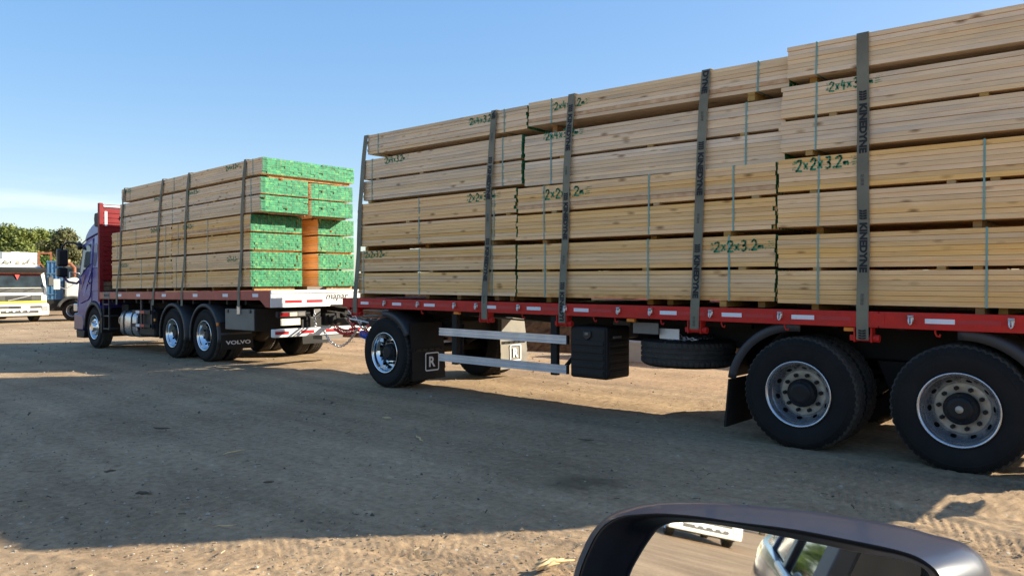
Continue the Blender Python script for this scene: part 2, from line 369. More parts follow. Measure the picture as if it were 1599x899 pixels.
M['trunk'] = plain('bark trunk', (.10, .08, .06), .9, var=.3)

# ------------------------------------------------------------------ ground
def gz(x):                                                    # the yard falls away gently behind the truck's front
    x = np.asarray(x, float)
    return np.where(x > -12.5, 0, np.where(x > -20.3, -.0128 * (-12.5 - x), np.where(x > -46, -.1 - .0148 * (-20.3 - x), -.48)))
def vnoise(x, y, s, seed):
    r = np.random.default_rng(seed).random((256, 256)); x = x * s + 500.3; y = y * s + 500.7
    xi = np.floor(x).astype(int); yi = np.floor(y).astype(int); fx = x - xi; fy = y - yi
    fx = fx * fx * (3 - 2 * fx); fy = fy * fy * (3 - 2 * fy)
    a = r[xi % 256, yi % 256]; b = r[(xi+1) % 256, yi % 256]; c = r[xi % 256, (yi+1) % 256]; d = r[(xi+1) % 256, (yi+1) % 256]
    return (a*(1-fx)+b*fx)*(1-fy) + (c*(1-fx)+d*fx)*fy - .5
def axis(segs):
    out = []
    for a, b, st in segs: out += list(np.arange(a, b - 1e-6, st))
    return np.array(out + [segs[-1][1]])
def ground():
    xs = axis([(-1500, -300, 200), (-300, -60, 30), (-60, -26, 2), (-26, -13, .25), (-13, -6.2, .06), (-6.2, .2, .016), (.2, 4, .2), (4, 40, 4), (40, 1500, 200)])
    ys = axis([(-1500, -100, 200), (-100, -30, 10), (-30, 0, 1), (0, 1.0, .1), (1.0, 5.9, .016), (5.9, 10, .06), (10, 24, .35), (24, 60, 4), (60, 300, 30), (300, 1500, 200)])
    X, Y = np.meshgrid(xs, ys, indexing='ij')
    Z = gz(X)
    near = np.exp(-np.maximum(0, np.hypot(X + 5, Y - 4) - 6) / 9)
    h = .05 * vnoise(X, Y, .35, 1) + .018 * vnoise(X, Y, 1.3, 2) + .006 * vnoise(X, Y, 3.1, 3) + .005 * vnoise(X, Y, 7, 4) + .005 * vnoise(X, Y, 15, 5)
    h = h + np.maximum(0, vnoise(X, Y, 13, 21) - .22) * .03
    # loose churned soil near the viewer, tyre tracks with tread bars
    loose = np.clip((vnoise(X, Y, .5, 8) + .28) * 2.2, 0, 1)
    h = h + loose * .007 * vnoise(X, Y, 34, 9)
    for (cx, cy, ang, wd, per, sk, amp, L0, L1) in [(-4.6, 1.95, R(28),   .30, .06, .7, .004, -3.5, 3.5), (-3.7, 1.75, R(70),   .26, .055, -.6, .004, -2, 2.6), (-2.0, 4.9, R(12), .28, .055, .8, .006, -1.2, 2.5), (-3.0, 3.25, R(20), .30, .055, -.8, .004, -2.6, 2.0), (-1.6, 5.5, R(-20), .3, .07, .8, .01, -1, 2.4), (-2.05, 6.35, R(4), .55, .085, .5, .014, -.8, 3)]:
        u = (X - cx) * math.cos(ang) + (Y - cy) * math.sin(ang); w = -(X - cx) * math.sin(ang) + (Y - cy) * math.cos(ang)
        mask = np.clip((wd - np.abs(w)) / .05, 0, 1) * np.clip((u - L0) / .5, 0, 1) * np.clip((L1 - u) / .5, 0, 1) * (.35 + np.clip(vnoise(X, Y, 2.1, 12) + .5, 0, 1))
        h = h + mask * (amp * np.sign(np.sin(2 * math.pi * (u + sk * np.abs(w)) / per)) * .5 - .008) + np.exp(-((np.abs(w) - wd - .04) / .035) ** 2) * .007 * np.clip((u - L0) / .5, 0, 1) * np.clip((L1 - u) / .5, 0, 1)
    Z = Z + h * np.clip(near, .0, 1)
    nx, ny = len(xs), len(ys)
    V = np.stack([X, Y, Z], -1).reshape(-1, 3)
    I = np.arange(nx * ny).reshape(nx, ny)
    Fq = np.stack([I[:-1, :-1], I[1:, :-1], I[1:, 1:], I[:-1, 1:]], -1).reshape(-1, 4)
    me = bpy.data.meshes.new('ground'); me.vertices.add(len(V)); me.vertices.foreach_set('co', V.ravel())
    me.loops.add(Fq.size); me.loops.foreach_set('vertex_index', Fq.ravel().astype(np.int32))
    me.polygons.add(len(Fq)); me.polygons.foreach_set('loop_start', np.arange(0, Fq.size, 4, dtype=np.int32)); me.polygons.foreach_set('loop_total', np.full(len(Fq), 4, np.int32))
    me.polygons.foreach_set('use_smooth', np.ones(len(Fq), bool)); me.update(); me.validate()
    m, N, L, P = new_mat('packed dirt'); P.inputs['Roughness'].default_value = .95; P.inputs['Specular IOR Level'].default_value = .15
    t = N.new('ShaderNodeTexCoord')
    def nz(s, d, ro=.6):
        n = N.new('ShaderNodeTexNoise'); n.inputs['Scale'].default_value = s; n.inputs['Detail'].default_value = d; n.inputs['Roughness'].default_value = ro; L.new(t.outputs['Object'], n.inputs['Vector']); return n
    a = nz(.45, 8, .65); r = N.new('ShaderNodeValToRGB'); el = r.color_ramp.elements
    el[0].position = .33; el[0].color = (.31, .215, .13, 1); el[1].position = .68; el[1].color = (.49, .350, .212, 1); L.new(a.outputs['Fac'], r.inputs['Fac'])
    b = nz(14, 8, .75); r2 = N.new('ShaderNodeValToRGB'); r2.color_ramp.elements[0].position = .3; r2.color_ramp.elements[1].position = .72
    r2.color_ramp.elements[0].color = (.60, .58, .56, 1); r2.color_ramp.elements[1].color = (1.22, 1.22, 1.22, 1); L.new(b.outputs['Fac'], r2.inputs['Fac'])
    x = N.new('ShaderNodeMix'); x.data_type = 'RGBA'; x.blend_type = 'MULTIPLY'; x.inputs['Factor'].default_value = 1; L.new(r.outputs['Color'], x.inputs['A']); L.new(r2.outputs['Color'], x.inputs['B'])
    # faint wheel lanes across the yard
    lm_ = N.new('ShaderNodeMapping'); lm_.inputs['Rotation'].default_value = (0, 0, R(-24)); lm_.inputs['Scale'].default_value = (.10, 1.5, 1); L.new(t.outputs['Object'], lm_.inputs['Vector'])
    ln = N.new('ShaderNodeTexNoise'); ln.inputs['Scale'].default_value = 1.2; ln.inputs['Detail'].default_value = 5; ln.inputs['Roughness'].default_value = .6; L.new(lm_.outputs[0], ln.inputs['Vector'])
    lr = N.new('ShaderNodeMapRange'); lr.inputs['From Min'].default_value = .35; lr.inputs['From Max'].default_value = .65; lr.inputs['To Min'].default_value = .80; lr.inputs['To Max'].default_value = 1.12; L.new(ln.outputs['Fac'], lr.inputs['Value'])
    lx = N.new('ShaderNodeMix'); lx.data_type = 'RGBA'; lx.blend_type = 'MULTIPLY'; lx.inputs['Factor'].default_value = 1; L.new(x.outputs['Result'], lx.inputs['A']); L.new(lr.outputs[0], lx.inputs['B']); x = lx
    # pale stones and dark crumbs
    v = N.new('ShaderNodeTexVoronoi'); v.inputs['Scale'].default_value = 24; L.new(t.outputs['Object'], v.inputs['Vector'])
    vs = N.new('ShaderNodeSeparateColor'); L.new(v.outputs['Color'], vs.inputs[0])
    thr = N.new('ShaderNodeMath'); thr.operation = 'GREATER_THAN'; thr.inputs[1].default_value = .9; L.new(vs.outputs[0], thr.inputs[0])
    near_ = N.new('ShaderNodeMath'); near_.operation = 'LESS_THAN'; near_.inputs[1].default_value = .28; L.new(v.outputs['Distance'], near_.inputs[0])
    mm = N.new('ShaderNodeMath'); mm.operation = 'MULTIPLY'; L.new(thr.outputs[0], mm.inputs[0]); L.new(near_.outputs[0], mm.inputs[1])
    sc_ = N.new('ShaderNodeValToRGB'); sc_.color_ramp.elements[0].color = (.07, .058, .045, 1); sc_.color_ramp.elements[1].color = (.48, .43, .35, 1); L.new(vs.outputs[1], sc_.inputs['Fac'])
    x2 = N.new('ShaderNodeMix'); x2.data_type = 'RGBA'; L.new(mm.outputs[0], x2.inputs['Factor']); L.new(x.outputs['Result'], x2.inputs['A']); L.new(sc_.outputs['Color'], x2.inputs['B'])
    # oil and damp stains with a shape of their own
    gm = N.new('ShaderNodeVectorMath'); gm.operation = 'DISTANCE'; gm.inputs[1].default_value = (-3.52, 4.75, 0)
    wn_ = nz(3.5, 4); wv = N.new('ShaderNodeVectorMath'); wv.operation = 'MULTIPLY_ADD'; wv.inputs[1].default_value = (.5, .5, 0); L.new(wn_.outputs['Color'], wv.inputs[0]); L.new(t.outputs['Object'], wv.inputs[2])
    of = N.new('ShaderNodeVectorMath'); of.operation = 'SUBTRACT'; of.inputs[1].default_value = (.25, .25, 0); L.new(wv.outputs[0], of.inputs[0]); L.new(of.outputs[0], gm.inputs[0])
    st = N.new('ShaderNodeMapRange'); st.inputs['From Min'].default_value = .12; st.inputs['From Max'].default_value = .34; st.inputs['To Min'].default_value = .62; st.inputs['To Max'].default_value = 0; L.new(gm.outputs['Value'], st.inputs['Value'])
    c = nz(.9, 6, .55); cr_ = N.new('ShaderNodeMapRange'); cr_.inputs['From Min'].default_value = .64; cr_.inputs['From Max'].default_value = .8; cr_.inputs['To Max'].default_value = .55; L.new(c.outputs['Fac'], cr_.inputs['Value'])
    ms = N.new('ShaderNodeMath'); ms.operation = 'MAXIMUM'; L.new(st.outputs[0], ms.inputs[0]); L.new(cr_.outputs[0], ms.inputs[1])
    x3 = N.new('ShaderNodeMix'); x3.data_type = 'RGBA'; x3.inputs['B'].default_value = (.085, .062, .036, 1); L.new(ms.outputs[0], x3.inputs['Factor']); L.new(x2.outputs['Result'], x3.inputs['A'])
    L.new(x3.outputs['Result'], P.inputs['Base Color'])
    d = nz(55, 10, .78); bp = N.new('ShaderNodeBump'); bp.inputs['Strength'].default_value = .6; bp.inputs['Distance'].default_value = .011; L.new(d.outputs['Fac'], bp.inputs['Height'])
    L.new(bp.outputs['Normal'], P.inputs['Normal'])
    me.materials.append(m)
    o = bpy.data.objects.new('ground', me); COL.objects.link(o); o['kind'] = 'structure'; return o
ground()
# loose stones
def stones():
    mb = MB(); rnd = random.Random(5)
    def stone(x, y, s):
        z = float(gz(x)); vs = []
        for (a, b, c) in [(1,0,0),(-1,0,0),(0,1,0),(0,-1,0),(0,0,1),(0,0,-.6)]:
            k = s * rnd.uniform(.6, 1.15); vs.append((x + a*k, y + b*k, z + s*.25 + c*k*.7))
        mb.add(vs, [(0,2,4),(2,1,4),(1,3,4),(3,0,4),(2,0,5),(1,2,5),(3,1,5),(0,3,5)], rnd.choice((0, 0, 0, 1, 2)))
    for _ in range(5200):
        d = 3.9 + 9 * rnd.random() ** 1.7; a = rnd.uniform(-.72, .72)
        p = FW * d + RT * (a * d)
        stone(p.x, p.y, rnd.uniform(.004, .011) * (1 if rnd.random() < .96 else 2.0))
    for _ in range(1500):
        stone(rnd.uniform(-45, -6), rnd.uniform(4, 14), rnd.uniform(.01, .03))
    o = mb.build('gravel', [plain('dirt stone', (.24, .19, .135), .9, var=.3, scale=9), plain('pale stone', (.40, .36, .29), .9, var=.2), plain('dark stone', (.09, .078, .062), .9)], None, fix=False)
    o['kind'] = 'stuff'; o['label'] = 'small loose stones strewn over the dirt yard'
    mb = MB()
    for _ in range(420):
        d = 4.0 + 12 * rnd.random() ** 1.5; a = rnd.uniform(-.72, .72); p = FW * d + RT * (a * d); an = rnd.uniform(0, 3.14); l = rnd.uniform(.005, .028) * (2 if rnd.random() < .06 else 1); c = Vector((p.x, p.y, float(gz(p.x)) + .012)); q = Vector((math.cos(an), math.sin(an), rnd.uniform(-.1, .1))) * l
        mb.bar(c - q, c + q, rnd.uniform(.002, .007), rnd.uniform(.002, .006), rnd.choice((0, 1, 1)))
    o = mb.build('wood_crumbs', [plain('dark bark crumbs', (.06, .045, .03), .9), plain('pale straw bits', (.42, .34, .2), .8)], None, fix=False)
    o['kind'] = 'stuff'; o['label'] = 'bark crumbs and straw bits scattered on the dirt'
stones()
# ------------------------------------------------------------------ lumber bundles
LB = 3.24
_board = {}
def board_mesh(kind, k):
    """one long board, slightly bowed; x 0..LB, y 0..d, z 0..t"""
    key = (kind, k)
    if key in _board: return _board[key]
    rnd = random.Random(k * 13 + (1 if kind == '2x4' else 0))
    t, d = (.0411, .09) if kind == '2x4' else (.0429, .045)
    mb = MB(); ns = 5; rows = []
    bow = rnd.uniform(-.0035, .0035); bz = rnd.uniform(-.0012, .0012)
    for i in range(ns + 1):
        u = i / ns; x = LB * u; oy = bow * math.sin(math.pi * u) + rnd.uniform(-.0008, .0008); oz = bz * math.sin(math.pi * u)
        c = .0010
        rows.append([(x, oy, oz + c), (x, oy + c * .8, oz + .0008), (x, oy + d, oz + .0008), (x, oy + d, oz + t), (x, oy + c * .8, oz + t - .0008), (x, oy, oz + t - c)])
    mb.loft([r for r in rows], 0, False, False, False)
    mb.add(rows[0], [(0, 1, 2, 3, 4, 5)], 0); mb.add(rows[-1], [(5, 4, 3, 2, 1, 0)], 1)
    _board[key] = mb.mesh('board', [M['pine'] if kind == '2x2' else M['pine_pale'], M['green']]); return _board[key]
_core = {}
def core_mesh(kind, width, skip, k, layers=7):
    key = (kind, width, skip, k)
    if key in _core: return _core[key]
    rnd = random.Random(hash((kind, round(width * 100), k)) % 9999 if False else int(width * 1000) + k * 7 + (3 if kind == '2x4' else 0))
    t, d = (.0420, .09) if kind == '2x4' else (.0438, .0445)
    n = int(round(width / d)); d = width / n; mb = MB()
    for l in range(layers):
        for c in range(skip, n):
            if c > 0 and rnd.random() < .004: continue
            j = rnd.uniform(-.007, .003) + (rnd.uniform(-.03, .0) if rnd.random() < .05 else 0)
            a = rnd.uniform(.0008, .0032)
            mb.box(rnd.uniform(-.006, .006), LB + j, c * d + a, (c + 1) * d - rnd.uniform(.0008, .003), l * t + a * .4, (l + 1) * t - .0010 - (rnd.uniform(0, .0035)), 0, px=1)
    me = mb.mesh('board_stack', [M['pine_core'] if kind == '2x2' else M['pine_pale_core'], M['green']]); _core[key] = me; return me
_bat = {}
def batten_mesh(w, h, kind):
    key = (round(w, 2), h)
    if key not in _bat:
        mb = MB(); mb.box(-.036, .036, .0, w, 0, h); _bat[key] = mb.mesh('batten', [M['batten']])
    return _bat[key]
BUNDLE_ID = [0]
def bundle(label, group, x0, y0, z0, kind, width, halves, bands, marks=(), detail=True, bearers=(), bh=.06):
    BUNDLE_ID[0] += 1; rnd = random.Random(BUNDLE_ID[0] * 31)
    r = thing('lumber_bundle', label, 'lumber bundle', (x0, y0, z0), group, world=False)
    t = .0420 if kind == '2x4' else .0438; hh = 7 * t; gap = .030; z = 0; H = halves * hh + (halves - 1) * gap
    d0 = width / int(round(width / (.09 if kind == '2x4' else .0445)))
    for hf in range(halves):
        zo = hf * (hh + gap)
        o = inst('board_stack', core_mesh(kind, width, 1 if detail else 0, rnd.randint(0, 3)), r, (0, 0, zo)); o['kind'] = 'stuff'
        if detail:
            for l in range(7):
                inst('board', board_mesh(kind, rnd.randint(0, 9)), r, (rnd.uniform(-.009, .007) + (rnd.uniform(-.05, -.01) if rnd.random() < .06 else 0), rnd.uniform(-.003, .006), zo + l * t + rnd.uniform(.0002, .0009)), (0, 0, rnd.uniform(-.0008, .0008)))
    if halves == 2:
        for bx in [b + rnd.uniform(-.25, .25) for b in (bands if len(bands) > 2 else list(bands) + [1.6])]:
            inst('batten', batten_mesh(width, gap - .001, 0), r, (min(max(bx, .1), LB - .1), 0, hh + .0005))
    for bx in bearers:
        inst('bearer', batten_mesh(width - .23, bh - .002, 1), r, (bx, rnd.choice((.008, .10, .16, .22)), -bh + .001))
    for bx in bands:
        mb = MB(); e = .0045; w = .0085
        p = [(-e, -.002), (-e, H + e), (width + e, H + e), (width + e, -.002)]
        for (ya, za), (yb, zb) in zip(p, p[1:] + p[:1]):
            mb.bar((bx, ya, za), (bx + rnd.uniform(-.004, .004), yb, zb), w * 2, .0022, 0, up=(0, -(zb - za), (yb - ya)))
        o = mb.build('band', M['band'], r)
    for (mx, mz, h, txt) in marks:
        mb, wd = sprayed(txt, h, h * .19)
        mb2 = MB(); mb2.v = [(mx + x, -.0062, mz + y + .02 * x) for x, y, _ in mb.v]; mb2.f = mb.f; mb2.m = mb.m; mb2.sm = mb.sm
        mb2.build('size_mark', M['spray'], r, fix=False)
        # soft overspray strokes beside the figures
        for q in range(4):
            mb3 = MB(); zz = mz + h * (.12 + .22 * q); mb3.add([(mx + wd + .0, -.0055 - q * .0001, zz), (mx + wd + h * .85, -.0055 - q * .0001, zz + .012), (mx + wd + h * .8, -.0055 - q * .0001, zz + h * .17), (mx + wd - .01, -.0055 - q * .0001, zz + h * .15)], [(0, 1, 2, 3)])
            mb3.build('overspray', M['spray_soft'], r, fix=False)
        for q in range(2):
            mb3 = MB(); zz = mz + h * (.1 + .5 * q); mb3.add([(mx - h * .45, -.0055 - q * .0001, zz), (mx - h * .12, -.0055 - q * .0001, zz), (mx - h * .1, -.0055 - q * .0001, zz + h * .36), (mx - h * .4, -.0055 - q * .0001, zz + h * .34)], [(0, 1, 2, 3)])
            mb3.build('overspray', M['spray_soft'], r, fix=False)
    return r
T2, T4 = '2x2x3.2m', '2x4x3.2m'
def mk(x0, y, z0, px, py, ph, txt):                           # a mark at its place on the bundle's near face
    x, z = PX(px, py, y); Zd = x * FW.x + y * FW.y
    h = ph * Zd / F
    if x < -12.6: z += .0128 * (-12.5 - x)
    return (x - x0, z - z0 - h / 2, h, txt)
G1 = 'lumber bundles on the trailer'; G2 = 'lumber bundles on the truck'
CX = (-9.535, -6.265, -2.935)                                    # left ends of the three bundles in a row
CN = ('front', 'middle', 'rear')
YT = (7.065, 7.075, 7.125, 7.165)
def trailer_load():
    spec = {  # (column, tier): bands, marks
        (0,0): ([.14, 1.42, 2.84], (572, 398, 9, T2)), (1,0): ([.44, 1.86, 2.78], (1110, 386, 15, T2)), (2,0): ([.42, 1.9], None),
        (0,1): ([.06, 1.40, 2.86], (733, 309, 11, T2)), (1,1): ([.42, 1.86, 2.82], (852, 304, 14, T2)), (2,1): ([.42, 1.88], (1247, 259, 17, T2)),
        (0,2): ([.22, 2.92], (603, 251, 9, T4)), (1,2): ([.42, 2.86], (852, 213, 12, T4)), (2,2): ([.36, 2.6], (1303, 134, 14, T4)),
        (0,3): ([.26, 2.86], (735, 188, 10, T4)), (1,3): ([.36, 2.93], (866, 166, 11, T4)), (2,3): ([.3, 2.7], None)}
    for c in range(3):
        for t in range(4):
            bands, m = spec[(c, t)]
            y = YT[t] if c < 2 else (7.055, 7.06, 7.075, 7.085)[t]
            z0 = ((1.385, 2.105, 2.805, 3.515), (1.380, 2.082, 2.755, 3.505), (1.365, 2.085, 2.795, 3.495))[c][t]
            tilt = ((0, .002, .004, .010), (0, .002, .011, .020), (.002, .008, .014, .022))[c][t]
            x0 = CX[c] + (0, -.0, .045, .10)[t] + (.0, .02, -.02)[c] * (t > 1)
            if (c, t) == (1, 3): x0 -= .02
            kind = '2x2' if t < 2 else '2x4'
            marks = [mk(x0, y, z0, *m)] if m else []
            tn = ('bottom tier', 'second tier', 'third tier', 'single top tier')[t]
            extra = f'sprayed {m[3]} in green' if m else 'no green figures'
            lab = f'pine bundle, {tn}, {CN[c]} of trailer load, {extra}'
            bo = bundle(lab, G1, x0, y, z0, kind, 1.07 if t < 2 else 2.28, 1 if t == 3 else 2, bands, marks, True,
                   bearers=[b - .07 for b in bands] + ([LB - .2, 2.0] if t == 0 else []), bh=(.066, .070, .045, .085)[t])
            bo.rotation_euler.y = tilt; bo.scale.x = (1, 1.018, .90)[c]
            if t < 2:
                bundle(f'pine bundle in far row, {tn}, {CN[c]} of trailer load', G1, x0 - (.40 if c == 0 else .02), y + 1.61, z0, kind, .80, 2, [.5, 2.7], (), False, bearers=[.45, 2.6], bh=(.058, .066)[t])
trailer_load()
ON_TRUCK = []
def truck_load():
    X = (-19.22, -15.97)
    spec = {(0,0): ([.5, 1.7, 2.9], (190, 415, 5, T2)), (1,0): ([.2, 1.55, 2.9], (357, 405, 6, T2)),
            (0,1): ([.35, 1.4, 2.95], (238, 360, 6, T2)), (1,1): ([.3, 1.6, 2.9], (288, 355, 6, T2)),
            (0,2): ([.3, 2.8], (243, 311, 5, T4)), (1,2): ([.4, 2.9], (297, 302, 6, T4)),
            (0,3): ([.5, 2.8], (196, 300, 5, T4)), (1,3): ([.4, 2.9], (356, 263, 7, T4))}
    for c in range(2):
        for t in range(4):
            bands, m = spec[(c, t)]; z0 = (1.475, 2.155, 2.835, 3.515)[t]; y = (7.06, 7.06, 7.09, 7.12)[t]
            x0 = X[c] + (0, 0, .31, .33)[t] + (.1 if c == 0 and t > 1 else 0); kind = '2x2' if t < 2 else '2x4'
            tn = ('bottom tier', 'second tier', 'third tier', 'single top tier')[t]; cn = ('front', 'rear')[c]
            fin = ', green ends showing' if c == 1 else ' behind the cab'
            br = [b - .08 for b in bands[:-1]] + [LB - .10]
            w = 1.07 if t < 2 else (.985 if t == 2 else 2.0)
            ON_TRUCK.append(bundle(f'near pine bundle, {tn}, {cn} of truck load{fin}', G2, x0, y, z0, kind, w, 1 if t == 3 else 2, bands, [mk(x0, y, z0, *m)], True, bearers=br, bh=(.075, .055, .035, .055)[t]))
            if t < 3:
                ON_TRUCK.append(bundle(f'far pine bundle, {tn}, {cn} of truck load{fin}', G2, x0 + .015, y + (1.43, 1.43, 1.035)[t], z0 + (0, 0, -.02)[t], kind, (.84, .84, .96)[t], 2, [.5, 2.6], (), False, bearers=[.4, 1.7, LB - .1], bh=(.075, .055, .035)[t]))
truck_load()

# ------------------------------------------------------------------ cargo straps
def path_at(P, s):
    for a, b in zip(P, P[1:]):
        l = math.hypot(b[0] - a[0], b[1] - a[1])
        if s <= l or b is P[-1]:
            u = s / l; d = ((b[0] - a[0]) / l, (b[1] - a[1]) / l)
            return (a[0] + d[0] * s, a[1] + d[1] * s), d
        s -= l
def cargo_strap(label, group, xt, xb, prof, w, far_y, phase, lettered=True, skew=0):
    """prof: (y, z) from the top near edge down the near side"""
    r = thing('cargo_strap', label, 'cargo strap', (xb, prof[-1][0], prof[-1][1]), group)
    L = sum(math.hypot(b[0]-a[0], b[1]-a[1]) for a, b in zip(prof, prof[1:]))
    xa = lambda s: xt + (xb - xt) * s / L
    rows = []; N = 26
    S = [L * i / N for i in range(N + 1)]
    mb = MB()
    pts = [(xt, far_y, prof[-1][1] + .1), (xt, far_y - .05, prof[0][1] - .03), (xt, far_y - .1, prof[0][1] + .002)]
    pts += [(xt, prof[0][0] + .05, prof[0][1] + .0035)]
    for s in S:
        (y, z), d = path_at(prof, s); pts.append((xa(s) + .003 * math.sin(s * 5 + xt), y - .0025 * abs(math.sin(s * 3.3 + xt)), z))
    loops = []
    for i, p in enumerate(pts):
        a = Vector(pts[min(i+1, len(pts)-1)]) - Vector(pts[max(i-1, 0)]); a.normalize(); wv = Vector((1, 0, 0)); nn = a.cross(wv).normalized() * .0016
        q = Vector(p); loops.append([q - wv*w/2 - nn, q + wv*w/2 - nn, q + wv*w/2 + nn, q - wv*w/2 + nn])
    mb.loft(loops, 0, smooth=False); mb.build('webbing', M['strap'], r)
    if not lettered: return r
    def lay(vs, fs, s0, name):                                # vs: (along, across)
        out = []
        for u, v in vs:
            s = min(max(s0 + u, 0), L); (y, z), d = path_at(prof, s)
            out.append((xa(s) + .003 * math.sin(s * 5 + xt) - (v - .0), y - .0075 , z))
        m = MB(); m.add(out, [tuple(f) for f in fs]); m.build(name, M['ink'], r, fix=False)
    s = phase
    tv, tf = text_mesh('KINEDYNE', .44, w * .64, offset=.05)
    sv, sf = text_mesh('WLL 5000 LBS', .10, w * .12)
    while s < L - .02:
        # striped chevron emblem
        ev = []; ef = []
        for k in range(4):
            o = len(ev); a = .012 + k * .022
            ev += [(a - .012, -w*.30), (a + .004, -w*.30), (a + .010, 0), (a - .006, 0)]; ef.append((o, o+1, o+2, o+3))
            ev += [(a - .006, w*.03), (a + .010, w*.03), (a + .004, w*.31), (a - .012, w*.31)]; ef.append((o+4, o+5, o+6, o+7))
        if s > .02: lay(ev, ef, s, 'emblem')
        keep = [f for f in tf if min(s + .115 + tv[i][0] for i in f) > .004 and max(s + .115 + tv[i][0] for i in f) < L - .01]
        if keep: lay([(u + .115, -v + w*.31) for u, v in tv], keep, s, 'lettering')
        for k in range(2):
            if s + .72 > .02 and s + .85 < L: lay([(u + .74, -v + w*(.02 + .14 * k)) for u, v in sv], sf, s, 'small_print')
        s += 1.055
GS = 'ratchet straps over the trailer load'
zt = 3.8
def prof(y3, y2, y1, y0, zt, yr=6.995, zb=1.085, z=(2.06, 2.74, 3.38)):
    return [(y3 - .012, zt + .004), (y2 - .014, z[2]), (y1 - .014, z[1]), (y0 - .014, z[0]), (yr, 1.32), (yr, zb)]
PSF = lambda zt_: prof(7.165, 7.125, 7.075, 7.065, zt_)
def xpx(px, py, y): return PX(px, py, y)[0]
cargo_strap('grey strap at front corner of trailer load, beside the green truck stack', GS, xpx(572, 215, 7.15), xpx(555, 480, 7.0), PSF(3.811), .10, 9.55, -.9, False)
cargo_strap('grey strap lettered in black, first one behind the front corner of trailer', GS, xpx(772, 175, 7.15), xpx(757, 490, 7.0), PSF(3.789), .10, 9.55, -.44)
cargo_strap('grey strap lettered in black, running down to the end of aluminium side rails', GS, xpx(893, 155, 7.15), xpx(878, 495, 7.0), PSF(3.792), .10, 9.55, .13)
cargo_strap('grey strap lettered in black, hanging above the spare wheel', GS, xpx(1103, 120, 7.15), xpx(1085, 510, 7.0), PSF(3.756), .10, 9.55, -.3)
P4 = [(7.073, 3.780), (7.061, 3.45), (7.045, 2.74), (7.04, 2.06), (6.995, 1.32), (6.995, 1.06)]
cargo_strap('olive grey strap lettered in black, above the first rear trailer wheel', GS, xpx(1348, 60, 7.07), xpx(1348, 520, 7.0), P4, .102, 9.55, .52)
GT = 'straps over the truck load'
PT = [(7.108, 3.83), (7.076, 3.49), (7.046, 2.80), (7.046, 2.12), (6.995, 1.41), (6.995, 1.1)]
for pxt, pxb, dz, lab in [(196, 183, -.06, 'dark strap down the front edge of truck load next to red headboard'), (256, 240, -.05, 'dark strap down the front half of truck load, above the side guard'),
                      (297, 285, 0, 'dark strap down the middle of truck load, above the rear mudguards'), (385, 374, 0, 'dark strap beside the green board ends, above the grey steel box')]:
    ON_TRUCK.append(cargo_strap(lab, GT, xpx(pxt, 280, 7.1), xpx(pxb, 465, 7.0), PT, .085, 9.2, 0, False))

# ------------------------------------------------------------------ wheels
def hole_ring(mb, prof0, prof1, n, hr, hc, mi=0, sub=12):
    """a cone strip from (r, y) prof0 to prof1 with n round holes"""
    (r0, y0), (r1, y1) = prof0, prof1; ln = math.hypot(r1 - r0, y1 - y0)
    for k in range(n):
        t0, t1 = 2*math.pi*k/n, 2*math.pi*(k+1)/n; rm = r0 + (r1 - r0) * hc
        def P(u, v):
            t = t0 + (t1 - t0) * u; r = r0 + (r1 - r0) * v; return (r*math.cos(t), y0 + (y1-y0)*v, r*math.sin(t))
        outer = []; inner = []; q = sub // 4
        for s in range(4):
            for i in range(q):
                f = i / q; outer.append([(f, 0), (1, f), (1-f, 1), (0, 1-f)][s])
        for (u, v) in outer:
            a = math.atan2(v - hc, (u - .5)); du = hr / (rm * (t1 - t0)); dv = hr / ln
            inner.append((.5 + du*math.cos(a), hc + dv*math.sin(a)))
        N = len(outer); vs = [P(*p) for p in outer] + [P(*p) for p in inner]
        mb.add(vs, [(i, (i+1) % N, N + (i+1) % N, N + i) for i in range(N)], mi, True)
_wm = {}
